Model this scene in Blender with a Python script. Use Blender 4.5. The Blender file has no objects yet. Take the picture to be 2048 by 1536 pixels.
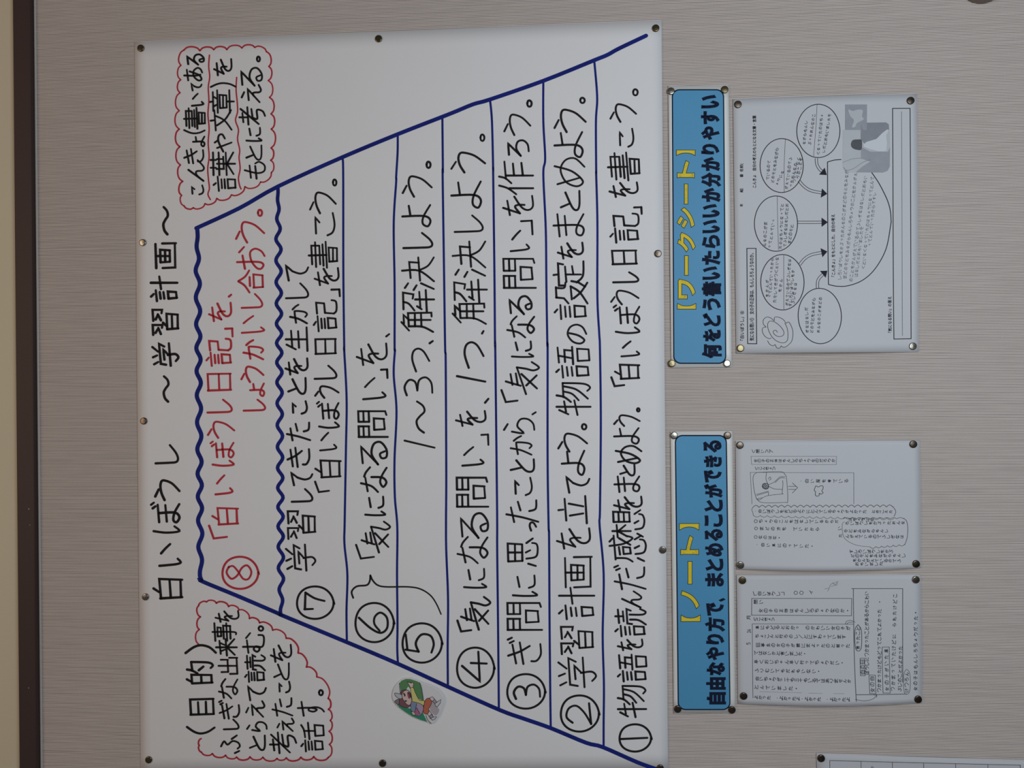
import bpy, math, random
from mathutils import Vector
C = bpy.context.scene.collection
sc = bpy.context.scene

# ------------------------------------------------------------------ camera
# the photo is a phone picture held sideways: its left edge is physically UP
W_, H_ = 2048.0, 1536.0
FPX = 1480.0
TH = math.atan(FPX*4.36e-5)          # camera looks slightly upwards
RO = math.radians(0.5)
CZ, DIST = 1.55, 1.10
F = Vector((0, math.cos(TH), math.sin(TH)))
R0 = Vector((0, math.sin(TH), -math.cos(TH)))
X0 = Vector((1, 0, 0))
R_ = R0*math.cos(RO) - X0*math.sin(RO)
U_ = X0*math.cos(RO) + R0*math.sin(RO)
CAM = Vector((0, 0, CZ)) - F*DIST
cam = bpy.data.cameras.new('camera'); co = bpy.data.objects.new('camera', cam); C.objects.link(co)
cam.sensor_width = 36; cam.lens = 36*FPX/W_; cam.clip_start = 0.02
from mathutils import Matrix
M = Matrix((R_, U_, -F)).transposed().to_4x4(); M.translation = CAM
co.matrix_world = M
sc.camera = co

def P(u, v, y=0.0):
    """point of the wall plane (depth y) that the photo shows at pixel u,v"""
    d = F*FPX + R_*(u-W_/2) - U_*(v-H_/2)
    t = (y-CAM.y)/d.y
    p = CAM + d*t
    return (p.x, p.z)

# ------------------------------------------------------------------ light
sc.view_settings.view_transform = 'Standard'; sc.view_settings.look = 'None'
sc.view_settings.gamma = 1; sc.view_settings.use_curve_mapping = False
sc.view_settings.exposure = 0.0
w = bpy.data.worlds.new('room'); sc.world = w; w.use_nodes = True
w.node_tree.nodes['Background'].inputs[0].default_value = (0.86, 0.86, 0.90, 1)
w.node_tree.nodes['Background'].inputs[1].default_value = 0.11
def area(name, loc, target, size, sy, power, col):
    l = bpy.data.lights.new(name, 'AREA'); l.shape = 'RECTANGLE'; l.size = size; l.size_y = sy
    l.energy = power; l.color = col
    o = bpy.data.objects.new(name, l); C.objects.link(o); o.location = loc
    o.rotation_euler = (Vector(target)-Vector(loc)).to_track_quat('-Z', 'Y').to_euler()
    return o
area('window_daylight', (0.24, -1.25, 0.90), (-0.02, 0, 1.24), 0.8, 0.6, 10.6, (0.82, 0.92, 1.0))
area('ceiling_light', (0.1, -1.4, 3.1), (0, 0, 1.7), 1.2, 0.5, 6.5, (1.0, 0.74, 0.52))

# ------------------------------------------------------------------ helpers
def srgb(r, g, b):
    f = lambda c: (c/255/12.92) if c/255 <= .04045 else ((c/255+.055)/1.055)**2.4
    return (f(r), f(g), f(b), 1)
MATS = {}
def mat(name, col, rough=0.6, metal=0.0, noise=0.0, nscale=30, bump=0.0, bscale=200, coat=0.0, spec=0.5):
    if name in MATS: return MATS[name]
    m = bpy.data.materials.new(name); m.use_nodes = True; MATS[name] = m
    nt = m.node_tree; b = nt.nodes['Principled BSDF']
    b.inputs['Roughness'].default_value = rough; b.inputs['Metallic'].default_value = metal
    b.inputs['Coat Weight'].default_value = coat; b.inputs['Specular IOR Level'].default_value = spec
    tc = nt.nodes.new('ShaderNodeTexCoord')
    nz = nt.nodes.new('ShaderNodeTexNoise'); nz.inputs['Scale'].default_value = nscale; nz.inputs['Detail'].default_value = 4
    nt.links.new(tc.outputs['Object'], nz.inputs['Vector'])
    mx = nt.nodes.new('ShaderNodeMix'); mx.data_type = 'RGBA'
    c = Vector(col[:3])
    mx.inputs['A'].default_value = (*[max(0, x*(1-noise)) for x in c], 1)
    mx.inputs['B'].default_value = (*[min(1, x*(1+noise)) for x in c], 1)
    nt.links.new(nz.outputs['Fac'], mx.inputs['Factor'])
    nt.links.new(mx.outputs['Result'], b.inputs['Base Color'])
    if bump > 0:
        n2 = nt.nodes.new('ShaderNodeTexNoise'); n2.inputs['Scale'].default_value = bscale; n2.inputs['Detail'].default_value = 3
        nt.links.new(tc.outputs['Object'], n2.inputs['Vector'])
        bp = nt.nodes.new('ShaderNodeBump'); bp.inputs['Strength'].default_value = bump; bp.inputs['Distance'].default_value = 0.002
        nt.links.new(n2.outputs['Fac'], bp.inputs['Height']); nt.links.new(bp.outputs['Normal'], b.inputs['Normal'])
    return m

PAPER = mat('poster_paper', (0.80, 0.79, 0.80), 0.8, noise=0.015, nscale=6, bump=0.03, bscale=25, spec=.3)
COPY = mat('copy_paper', (0.57, 0.58, 0.61), 0.8, noise=0.015, nscale=8)
CARD = mat('label_paper', (0.74, 0.74, 0.72), 0.45, noise=0.01)
INK = mat('black_marker', (0.018, 0.015, 0.016), 0.7, noise=0.35, nscale=60, spec=.12)
RED = mat('red_marker', (0.50, 0.040, 0.055), 0.7, noise=0.15, nscale=60, spec=.12)
BLUE = mat('blue_marker', (0.011, 0.020, 0.19), 0.7, noise=0.4, nscale=25, spec=.12)
PRINT = mat('printed_black', (0.022, 0.024, 0.034), 0.7, spec=.1)
PENCIL = mat('pencil', (0.16, 0.165, 0.19), 0.7, noise=0.35, nscale=300, spec=.15)
PENCILD = mat('dark_pencil', (0.065, 0.068, 0.085), 0.7, noise=0.35, nscale=300, spec=.15)
LBLUE = mat('label_blue', (0.080, 0.305, 0.53), 0.5, noise=0.08, nscale=9, spec=.3)
LNAVY = mat('label_navy', (0.010, 0.016, 0.040), 0.7, spec=.1)
YEL = mat('label_yellow', (0.78, 0.60, 0.035), 0.6, noise=0.04, spec=.2)

def tag(o, label=None, cat=None, group=None, kind=None):
    if label: o['label'] = label
    if cat: o['category'] = cat
    if group: o['group'] = group
    if kind: o['kind'] = kind
    return o
def mesh_obj(name, verts, faces, m, parent=None, mats=None, midx=None, smooth=False):
    me = bpy.data.meshes.new(name)
    off = Vector(parent.location) if parent else Vector((0, 0, 0))
    me.from_pydata([(x-off.x, y-off.y, z-off.z) for x, y, z in verts], [], faces)
    for q in (mats or [m]): me.materials.append(q)
    if midx:
        for p, i in zip(me.polygons, midx): p.material_index = i
    if smooth:
        for p in me.polygons: p.use_smooth = True
    me.update()
    o = bpy.data.objects.new(name, me); C.objects.link(o)
    if parent: o.parent = parent
    return o
def empty(name, x, z, y=0.0):
    o = bpy.data.objects.new(name, None); o.empty_display_size = 0.02
    o.location = (x, y, z); C.objects.link(o); return o

# ------------------------------------------------------------------ the wall
def ribbed_wall():
    rnd = random.Random(3)
    pitch = 0.00224
    x0, x1, z0, z1 = -1.15, 1.15, 0.0, P(78, 768)[1]
    rows = [0.0, 0.45] + [0.62+0.045*i for i in range(int((z1-0.62)/0.045)+1)]
    rows = [r for r in rows if r < z1-0.01] + [z1]
    n = int((x1-x0)/pitch)
    prof = [(0.0, 0.0), (0.14, 0.00062), (0.40, 0.00080), (0.70, 0.00062), (0.86, 0.0)]
    # smooth wander of the ribs
    ph = [rnd.uniform(0, 6.28) for _ in range(6)]
    verts = []; faces = []; nv = 0
    jit = [0.0]*(n+1)
    for k, z in enumerate(rows):
        line = []
        for i in range(n):
            j = jit[i]*0.5 + rnd.gauss(0, 0.00006)
            jit[i] = j
            xb = x0 + i*pitch + j + 0.0008*math.sin(z*5+ph[0]+i*0.004)
            hgt = 1.0 + rnd.gauss(0, 0.10)
            for fx, d in prof:
                line.append((xb+fx*pitch, -d*hgt+0.0008, z))
        verts += line
        m = len(line)
        if k:
            a = (k-1)*m; b = k*m
            faces += [(a+i, a+i+1, b+i+1, b+i) for i in range(m-1)]
    m = bpy.data.materials.new('ribbed_wall_cloth'); m.use_nodes = True
    nt = m.node_tree; b = nt.nodes['Principled BSDF']; b.inputs['Roughness'].default_value = 0.85
    b.inputs['Specular IOR Level'].default_value = 0.2
    tc = nt.nodes.new('ShaderNodeTexCoord'); sp = nt.nodes.new('ShaderNodeSeparateXYZ')
    nt.links.new(tc.outputs['Object'], sp.inputs[0])
    # shade of the grooves is painted into the colour, by depth of the relief
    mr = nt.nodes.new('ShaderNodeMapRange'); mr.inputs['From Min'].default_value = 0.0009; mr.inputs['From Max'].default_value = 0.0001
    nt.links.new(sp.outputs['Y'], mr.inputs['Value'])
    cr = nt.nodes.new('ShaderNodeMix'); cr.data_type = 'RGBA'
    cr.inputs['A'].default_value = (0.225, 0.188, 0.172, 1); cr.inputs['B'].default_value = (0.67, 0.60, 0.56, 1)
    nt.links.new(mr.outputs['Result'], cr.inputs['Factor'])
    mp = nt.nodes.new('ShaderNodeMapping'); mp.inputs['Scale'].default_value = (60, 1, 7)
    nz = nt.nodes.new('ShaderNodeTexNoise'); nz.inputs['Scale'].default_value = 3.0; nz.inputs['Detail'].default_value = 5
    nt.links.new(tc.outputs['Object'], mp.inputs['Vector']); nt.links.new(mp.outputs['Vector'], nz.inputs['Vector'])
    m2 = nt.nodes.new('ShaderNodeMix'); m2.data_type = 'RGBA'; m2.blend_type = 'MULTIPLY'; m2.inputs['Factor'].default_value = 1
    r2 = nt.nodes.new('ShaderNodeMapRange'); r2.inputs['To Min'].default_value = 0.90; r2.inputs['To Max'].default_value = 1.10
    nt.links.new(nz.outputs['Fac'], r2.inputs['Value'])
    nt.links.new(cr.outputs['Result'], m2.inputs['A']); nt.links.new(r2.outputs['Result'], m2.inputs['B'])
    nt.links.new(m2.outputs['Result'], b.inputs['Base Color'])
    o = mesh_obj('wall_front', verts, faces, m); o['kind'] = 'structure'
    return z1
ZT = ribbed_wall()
def box(name, x0, x1, y0, y1, z0, z1, m, parent=None, bev=0.0):
    vs = [(x, y, z) for x in (x0, x1) for y in (y0, y1) for z in (z0, z1)]
    fs = [(0, 1, 3, 2), (4, 6, 7, 5), (0, 4, 5, 1), (2, 3, 7, 6), (0, 2, 6, 4), (1, 5, 7, 3)]
    o = mesh_obj(name, vs, fs, m, parent)
    if bev:
        md = o.modifiers.new('bevel', 'BEVEL'); md.width = bev; md.segments = 3
    return o
CREAM = mat('cream_plaster', (0.66, 0.585, 0.43), 0.8, noise=0.03, nscale=4, bump=0.15, bscale=120)
WOOD = mat('dark_brown_rail', (0.045, 0.023, 0.020), 0.6, noise=0.12, nscale=14, bump=0.05)
zb, zt = P(75, 768)[1], P(41.0, 768)[1]
o = box('wall_upper', -1.15, 1.15, 0.0, 0.06, zb, 2.75, CREAM); o['kind'] = 'structure'
o = box('trim_1', -1.15, 1.15, -0.010, 0.0, zb, zt, WOOD, bev=0.0015); o['kind'] = 'structure'
o = box('trim_2', -1.15, 1.15, -0.0018, 0.0, ZT-0.0004, ZT+0.0014, mat('pale_edge_strip', (0.74, 0.68, 0.64), .9)); o['kind'] = 'structure'
o = box('floor', -2.2, 2.2, -3.2, 0.0, -0.05, 0.0, mat('floor_vinyl', (0.30, 0.25, 0.20), 0.5, noise=0.1)); o['kind'] = 'structure'
# tiny nails in the rail
def disc_dome(name, x, y, z, r, h, m, parent=None, prof=None, seg=28):
    prof = prof or [(1.0, 0.0), (0.95, .45), (0.75, .8), (0.4, .97), (0, 1)]
    vs = []; fs = []; ring = []
    for (fr, fh) in prof:
        if fr == 0:
            vs.append((x, y-h*fh, z)); ring.append([len(vs)-1])
        else:
            ring.append(list(range(len(vs), len(vs)+seg)))
            vs += [(x+r*fr*math.cos(2*math.pi*k/seg), y-h*fh, z+r*fr*math.sin(2*math.pi*k/seg)) for k in range(seg)]
    for a, b in zip(ring, ring[1:]):
        for k in range(seg):
            k2 = (k+1) % seg
            if len(b) == 1: fs.append((a[k], a[k2], b[0]))
            else: fs.append((a[k], a[k2], b[k2], b[k]))
    return mesh_obj(name, vs, fs, m, parent, smooth=True)
STEEL = mat('nail_steel', (0.45, 0.42, 0.4), 0.4, 0.9)
for i, (u, v, s) in enumerate([(58, 1018, 1), (60, 1050, .8), (57.5, 1376, .8)]):
    x, z = P(u, v, -0.01)
    o = disc_dome('nail', x, -0.010, z, 0.0011*s, 0.0007, STEEL)
    tag(o, ['small pale nail head in the brown rail, upper of the close pair in the photo', 'small dull nail head in the brown rail, lower of the close pair in the photo',
            'lone nail head in the brown rail near the bottom left of the photo'][i], 'nail')

# ------------------------------------------------------------------ sheets
class Sheet:
    """a hung sheet: four corners in photo pixels; lift = bulge of each edge between the tacks (photo top,right,bottom,left)"""
    def __init__(s, name, corners, m, base=0.0015, lift=(0, 0, 0, 0), wave=0.0, n=26, thick=0.0003, part='paper', seed=1):
        s.c = [Vector((*P(*c), 0)) for c in corners]          # TL,TR,BR,BL as in the photo
        s.base, s.lift, s.wave, s.seed = base, lift, wave, seed
        cx = sum((c.x for c in s.c), 0)/4; cz = sum((c.y for c in s.c), 0)/4
        s.e1 = (s.c[1]-s.c[0]+s.c[2]-s.c[3])/2; s.e2 = (s.c[3]-s.c[0]+s.c[2]-s.c[1])/2
        s.root = empty(name, cx, cz, 0.0); s.root.location.z = cz
        vs = []; fs = []
        for j in range(n+1):
            for i in range(n+1):
                a, b = i/n, j/n
                p = s.c[0]*(1-a)*(1-b)+s.c[1]*a*(1-b)+s.c[2]*a*b+s.c[3]*(1-a)*b
                vs.append((p.x, -s.d(a, b), p.y))
        N = (n+1)*(n+1)
        vs += [(x, y+thick, z) for x, y, z in vs]
        for j in range(n):
            for i in range(n):
                a = j*(n+1)+i
                fs.append((a, a+1, a+n+2, a+n+1)); fs.append((N+a, N+a+n+1, N+a+n+2, N+a+1))
        ed = [(i) for i in range(n)]
        for i in range(n):
            fs.append((i, N+i, N+i+1, i+1))
            a = n*(n+1)+i; fs.append((a, a+1, N+a+1, N+a))
            a = i*(n+1); fs.append((a, a+n+1, N+a+n+1, N+a))
            a = i*(n+1)+n; fs.append((a, N+a, N+a+n+1, a+n+1))
        s.paper = mesh_obj(part, vs, fs, m, s.root, smooth=True)
    def d(s, a, b):
        sn = lambda t: max(0, math.sin(math.pi*min(1, max(0, t))))
        L = s.lift
        r = s.base + L[0]*sn(a)*max(0, 1-b)**4 + L[2]*sn(a)*max(0, b)**4 + L[1]*sn(b)*max(0, a)**4 + L[3]*sn(b)*max(0, 1-a)**4
        if s.wave:
            k = s.seed
            r += s.wave*(0.5+0.25*math.sin(4.1*a+2.3*b+k)+0.25*math.sin(7.0*b-3.0*a+2*k))*(0.25+3*a*(1-a))
        return r
    def at(s, x, z):
        q = Vector((x, z, 0))-s.c[0]
        det = s.e1.x*s.e2.y-s.e1.y*s.e2.x
        a = (q.x*s.e2.y-q.y*s.e2.x)/det; b = (s.e1.x*q.y-s.e1.y*q.x)/det
        return s.d(min(1, max(0, a)), min(1, max(0, b)))
    def pt(s, u, v, eps):
        x, z = P(u, v); 
        return (x, -(s.at(x, z)+eps), z)

# ------------------------------------------------------------------ pen strokes
def smooth(pts, closed=False, k=6):
    if len(pts) < 3: return pts
    out = []; n = len(pts)
    rng = range(n) if closed else range(n-1)
    for i in rng:
        g = lambda j: pts[j % n] if closed else pts[min(n-1, max(0, j))]
        p0, p1, p2, p3 = g(i-1), g(i), g(i+1), g(i+2)
        for t in range(k):
            t /= k
            out.append(tuple(0.5*((2*p1[c])+(-p0[c]+p2[c])*t+(2*p0[c]-5*p1[c]+4*p2[c]-p3[c])*t*t+(-p0[c]+3*p1[c]-3*p2[c]+p3[c])*t**3) for c in (0, 1)))
    if not closed: out.append(pts[-1])
    return out
class Pen:
    def __init__(s, sheet, eps=0.00025): s.sheet, s.eps, s.v, s.f = sheet, eps, [], []
    def add(s, poly, fs):
        b = len(s.v); s.v += [s.sheet.pt(u, v, s.eps) for u, v in poly]; s.f += [tuple(b+i for i in f) for f in fs]
    def stroke(s, pts, w, closed=False, taper=0.0, step=6.0):
        # densify
        q = []
        P_ = pts+[pts[0]] if closed else pts
        for a, b in zip(P_, P_[1:]):
            L = math.hypot(b[0]-a[0], b[1]-a[1]); n = max(1, int(L/step))
            q += [(a[0]+(b[0]-a[0])*t/n, a[1]+(b[1]-a[1])*t/n) for t in range(n)]
        if not closed: q.append(P_[-1])
        r = [q[0]]
        for p in q[1:]:
            if math.hypot(p[0]-r[-1][0], p[1]-r[-1][1]) > 0.25: r.append(p)
        q = r; n = len(q)
        if n < 2: return
        vs = []; fs = []
        for i, p in enumerate(q):
            a = q[i-1] if (i or closed) else p
            b = q[(i+1) % n] if (i < n-1 or closed) else p
            d1 = Vector((p[0]-a[0], p[1]-a[1])); d2 = Vector((b[0]-p[0], b[1]-p[1]))
            if d1.length < 1e-6: d1 = d2
            if d2.length < 1e-6: d2 = d1
            d1 = d1.normalized(); d2 = d2.normalized(); t = d1+d2
            t = t.normalized() if t.length > 1e-3 else d1
            c = max(0.55, t.dot(d1))
            ww = w*0.5*(1-taper*(i/(n-1)))/c
            nx, ny = -t.y, t.x
            vs += [(p[0]+nx*ww, p[1]+ny*ww), (p[0]-nx*ww, p[1]-ny*ww)]
        for i in range(n if closed else n-1):
            j = (i+1) % n; fs.append((2*i, 2*i+1, 2*j+1, 2*j))
        if not closed:
            for (i, sg) in ((0, -1), (n-1, 1)):
                p = q[i]; o = q[i-sg]; d = Vector((p[0]-o[0], p[1]-o[1])).normalized()
                ww = w*0.5*(1-taper*(i/(n-1)))
                b0 = len(vs); a0 = math.atan2(d.y, d.x)
                vs += [(p[0]+ww*math.cos(a0+x), p[1]+ww*math.sin(a0+x)) for x in [(-math.pi/2)+math.pi*k/6 for k in range(7)]]
                fs.append(tuple(range(b0, b0+7)))
        s.add(vs, fs)
    def poly(s, pts): s.add(pts, [tuple(range(len(pts)))])
    def build(s, name, m, label=None):
        o = mesh_obj(name, s.v, s.f, m, s.sheet.root)
        if label: o['label'] = label
        return o

# ---- hand-drawn alphabet: strokes in an upright box, x right, y down; '-' = straight segments
DK = "|86,4 93,16|98,-2 105,10"
IW = "-20,0 28,8|-2,20 40,17|-8,34 36,31|-8,48 36,45|-8,62 10,96|-8,62 38,60 36,92|-10,94 36,92"
HEART = "-15,76 4,93|30,70 36,92 60,98 80,93 84,82|-52,68 60,80|-84,68 98,86"
HAND = {
'い': "2,0 5,35 10,80 18,98 34,84|58,8 80,28 100,50",
'う': "18,2 53,15|0,40 35,27 70,22 95,27 97,42 82,70 45,100",
'え': "28,0 58,12|-12,36 76,30 0,92|36,62 50,56 56,66 58,90 72,98 100,86",
'お': "8,28 62,20|35,0 36,75 25,95 8,86 12,70 40,52 75,48 90,66 80,88 60,100|75,8 97,26",
'か': "8,34 58,26 68,32 64,80 52,98 38,88|38,0 28,48 5,98|76,14 90,30 100,48",
'き': "12,24 80,12|10,46 88,34|40,0 55,35 75,64|20,70 22,86 45,98 82,96",
'こ': "-15,10 78,6 58,26|8,64 20,88 50,97 95,88",
'し': "5,0 8,60 12,90 30,98 60,88 98,62",
'す': "0,22 100,14|55,0 57,50 45,72 30,60 38,42 55,45 62,70 50,90 30,100",
'た': "5,24 68,14|38,0 25,50 6,100|55,44 92,36|52,72 62,92 98,94",
'つ': "0,28 50,8 85,14 98,40 85,70 45,100",
'て': "-0,14 96,2 60,30|60,30 48,52 45,70 58,90 85,100",
'と': "20,0 36,45|85,24 20,60 8,85 30,98 92,98",
'な': "5,26 58,16|36,0 25,40 2,66|62,12 78,18 98,34|60,40 58,82 40,98 22,86 40,74 65,80 96,98",
'に': "8,2 5,50 8,98 24,80|46,28 92,20|42,66 55,88 98,88",
'の': "56,16 45,60 22,90 5,70 15,32 50,8 85,20 98,52 85,82 52,100",
'は': "8,4 3,50 8,98 22,82|38,32 98,28|70,5 70,80 55,98 38,88 45,74 70,80 98,97",
'ふ': "38,0 66,16 48,34 68,60 60,88 40,98 25,86|0,72 12,95|80,56 100,82",
'ま': "10,20 92,12|15,42 86,36|50,0 52,78 38,98 15,92 20,76 45,76 92,97",
'む': "5,26 62,18|32,0 32,68 22,80 10,68 20,52 34,60 32,90 50,100 82,98 86,74|72,14 95,34",
'め': "12,10 34,86|72,0 55,58 22,95 5,75 20,38 60,20 92,36 98,68 70,100",
'も': "50,0 35,60 45,95 75,98 94,72 85,52|10,30 75,24|6,58 72,52",
'や': "0,50 55,22 88,24 95,44 72,60|50,0 62,18|20,14 50,100",
'よ': "54,28 94,22|50,0 52,75 35,98 10,90 20,72 50,74 97,97",
'ら': "30,0 62,12|20,26 12,64 50,44 88,54 90,78 65,96 30,100",
'る': "-15,8 80,2 10,66|10,66 50,42 90,50 98,76 70,98 40,98 35,80 52,74 62,92",
'ろ': "-15,5 80,0 8,62|8,62 50,40 90,46 98,72 75,94 35,100",
'を': "8,22 76,14|-42,0 16,56|16,56 46,40 56,50 56,72|95,38 45,62 32,84 50,100 99,98",
'ん': "-55,0 5,97|5,97 30,55 48,52 52,90 68,99 99,60",
'り': "15,5 12,55 28,42|78,0 82,55 40,100",
'さ': "10,30 85,18|40,0 70,55|20,65 30,92 82,95", 'せ': "0,42 100,28|75,5 75,60 60,55|30,12 30,85 50,95 92,92",
'け': "8,5 3,60 10,98 22,80|40,32 98,26|72,0 75,60 50,100", 'ち': "10,22 85,14|45,0 25,60 60,45 92,60 85,85 40,100",
'あ': "8,22 82,14|42,0 40,60 48,90|70,30 45,82 15,96 8,78 35,54 72,52 94,72 86,90 62,100",
'く': "75,0 15,45 80,100", 'へ': "0,60 35,20 100,80",
'れ': "25,0 25,100|0,28 38,25 5,80 55,35 68,40 62,90 80,98 100,80", 'わ': "25,0 25,100|0,28 38,25 5,80 60,35 94,50 92,80 60,100",
'ひ': "5,15 40,8 15,60 30,95 60,90 75,50 70,5 98,50", 'み': "20,10 60,5 30,80 5,85 20,60 100,75|82,40 60,100",
'ゆ': "10,15 10,80 40,25 85,30 85,65 45,70|55,0 58,60 35,100",
'そ': "-22,6 80,2 5,46 98,40|98,40 50,55 45,85 80,100",
'「': "-100,0 2,26 14,100", '」': "-96,0 100,94|-100,94 0,100", '、': "-0,5 100,95",
'。': "50,0 86,15 98,50 80,88 45,100 10,82 0,45 18,10 54,0",
'〜': "0,80 14,35 36,18 52,45 68,85 86,72 100,22", '(': "100,0 26,26 0,50 26,76 92,100", ')': "0,0 74,26 100,50 74,78 4,100",
'1': "-100,0 0,100", '1u': "-50,0 52,100",
'2': "8,24 35,0 75,8 88,38 55,70 2,97|-2,97 100,88", '3': "5,8 48,0 84,16 74,38 30,46|30,46 82,52 98,76 70,96 18,100",
'4': "-52,0 0,72 100,66|-62,36 60,100", '5': "-22,0 12,46|-12,46 12,47|12,46 55,36 96,56 90,88 50,100 8,92|-24,6 96,0",
'6': "75,0 25,40 2,75 25,98 75,98 100,76 80,56 45,54 12,72", '7': "-2,0 4,42|-2,2 98,4|98,4 66,50 50,100",
'8': "88,10 50,0 10,18 30,42 80,62 96,84 55,100 10,88 10,66 60,45 92,26 84,8",
'0': "50,0 95,40 60,100 5,60 48,0",
'白': "-50,0 35,20|-10,24 15,100|-10,26 88,20 85,100|-16,60 82,56|-15,96 85,94",
'学': "-8,6 18,22|-38,2 46,18|-82,0 62,22|-6,52 10,32 96,26 84,46|-28,46 72,42 50,60|48,60 52,88 38,100 22,90|-2,70 98,64",
'習': "-5,5 40,3 40,40 30,38|-12,14 25,22|-8,34 30,24|-55,5 94,2 94,38 82,36|-60,14 75,22|-57,34 78,22|-48,42 36,56|-25,58 28,100|-25,58 80,55 77,98|-28,77 75,75|-28,98 76,97",
'計': "-20,0 30,10|-2,22 45,18|-12,36 38,33|-12,50 38,47|-12,66 15,98|-12,66 40,64 38,95|-15,97 38,95|-50,38 100,32|-75,0 75,100",
'画': "-8,8 92,4|-50,6 50,72|-28,28 30,72|-28,28 72,26 70,72|-30,50 70,49|-30,72 70,71|-8,38 10,97 92,95|-94,36 95,100",
'書': "-15,12 85,8 85,36|-5,26 98,21|-15,40 85,36|-10,52 90,47|-48,0 50,62|-2,64 100,58|-25,72 27,100|-25,72 78,69 76,98|-27,85 76,84|-27,99 76,98",
'日': "-8,2 12,100|-8,4 90,0 92,98|-10,50 90,47|-12,97 90,95", '目': "-8,2 12,100|-8,4 90,0 94,98|-12,36 76,33|-12,68 78,66|-12,99 92,96",
'記': "-22,0 32,9|-2,21 50,16|-12,35 42,32|-12,49 42,46|-12,63 14,98|-12,63 44,60 42,93|-14,96 42,93|-58,14 92,10 90,44|-60,48 90,44|-60,48 58,86|58,86 68,97 95,95 100,76",
'言': "-42,0 54,10|-2,24 98,18|-20,38 80,35|-20,52 80,49|-20,66 24,100|-20,66 80,63 78,98|-22,99 78,97",
'葉': "-2,12 98,9|-33,0 33,22|-66,0 66,22|-2,36 98,32|-28,24 28,54 80,51|-50,26 50,51|-70,26 70,51|-2,66 98,61|-50,54 50,100|-48,68 6,94|-52,68 98,92",
'文': "-48,0 50,16|-2,24 98,18|72,20 50,65 5,100|26,30 55,70 98,98",
'章': "-48,0 50,10|-10,14 90,11|-30,16 36,28|-70,14 62,28|-2,33 98,29|-22,42 24,70|-22,42 78,39 76,68|-24,55 76,54|-24,70 76,68|-2,84 98,80|-50,70 50,100",
'考': "-15,16 66,11|-42,0 42,32|-2,36 98,30|-88,4 5,76|-35,52 88,46|38,54 35,70 82,68 76,90 50,100",
'合': "50,0 32,24 0,44|52,0 72,26 100,42|-30,46 70,44|-22,60 25,98|-22,62 82,59 78,96|-25,97 78,95",
'生': "-28,5 8,46|-20,30 86,24|-15,60 84,55|-2,97 100,92|-50,2 50,95",
'気': "42,0 36,20 29,45|-32,20 64,14|-32,36 66,30|-4,61 84,33|84,33 80,60 75,84 84,100 100,78|-64,47 21,94|-30,62 60,93",
'問': "-5,3 5,100|-5,4 42,3 42,38|-6,20 42,19|-6,38 42,37|-58,3 58,38|-58,3 95,2 95,92 82,96|-58,20 94,19|-58,38 94,37|-30,55 32,90|-30,55 70,54 68,88|-32,90 68,87",
'解': "-25,0 5,24|-22,8 42,6 30,23|15,23 14,65 2,98|-15,23 46,20 47,92 38,93|-15,42 46,41|-14,62 46,60|-30,23 30,90|-55,6 94,4 90,36 80,34|72,6 68,22 52,40|-62,48 55,62|-60,58 96,54|-50,78 100,74|-78,42 78,100",
'決': "-8,8 22,18|-2,35 16,44|-22,58 5,97|-38,26 86,22 84,52|-30,55 100,50|60,0 60,52 28,98|62,54 75,80 100,98",
'思': "-18,2 20,48|-18,2 82,0 79,46|-20,24 80,23|-20,47 79,46|-50,2 50,46|-10,66 2,90|28,60 35,90 60,96 80,92 84,78|-50,58 58,72|-84,60 100,80",
'作': "28,0 20,25 2,50|-20,30 20,100|55,0 50,18 35,36|-48,20 100,16|-58,20 58,100|-58,44 94,41|-58,70 96,66",
'立': "-48,0 50,16|-10,26 90,20|-28,38 36,82|-72,34 62,82|-0,94 100,88",
'物': "-15,8 2,35|-10,28 42,22|-0,62 45,52|-25,0 25,100|60,0 55,22 40,42|-55,20 98,17|98,17 96,78 85,98 74,90|72,20 65,45 45,65|88,20 78,58 50,92",
'語': "-20,0 28,8|-2,20 40,17|-8,34 36,31|-8,48 36,45|-8,62 10,96|-8,62 38,60 36,92|-10,95 36,93|-50,8 98,4|-72,6 64,46|-52,26 90,24 88,47|-45,50 100,47|-55,64 57,98|-55,64 94,62 92,96|-57,98 92,96",
'設': IW+"|-60,4 58,28 44,42|-60,5 88,3|86,3 86,28 100,32|-55,52 90,48|90,48 75,75 44,100|58,58 75,80 100,99",
'定': "-48,0 50,12|-8,34 8,17 92,14 88,30|-22,40 80,36|-50,38 50,86|-52,62 82,58|-25,56 20,78 4,99|20,72 45,92 100,94",
'読': IW+"|-50,12 98,8|-74,0 74,26|-56,27 92,24|-46,54 48,39 100,36 94,50|62,48 60,75 44,99|80,46 80,88 90,98 100,80",
'感': "-10,16 98,11|15,16 14,45 2,62|-28,28 56,25|-30,38 32,56|-30,38 56,36 54,55|-32,57 54,55|60,0 68,38 88,62 97,46|-88,26 64,56|-76,0 88,8|"+HEART,
'想': "-2,16 46,13|-24,0 24,56|-23,18 5,45|-26,20 45,40|-56,4 57,54|-56,4 92,3 90,53|-57,20 90,19|-57,36 90,35|-57,53 90,52|"+HEART,
'的': "-22,0 12,16|-4,20 8,98|-4,20 42,17 41,94|-8,56 41,54|-8,95 41,93|65,0 60,20 48,40|-60,20 98,15|98,15 96,80 84,98 72,90|-62,45 78,62",
'出': "-50,0 50,94|-15,15 16,50|-16,50 84,47|-84,12 84,50|-5,60 6,98|-6,98 95,95|-95,56 95,99",
'来': "-10,22 90,16|-28,26 36,42|-75,22 64,42|-0,52 100,46|-50,0 50,100|-48,54 4,90|-52,54 100,88",
'事': "-0,12 100,8|-25,22 76,21 74,36|-25,22 26,36|-26,37 74,35|-12,48 86,45 84,75|-0,62 100,58|-12,76 85,74|50,0 50,90 36,99",
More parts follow.
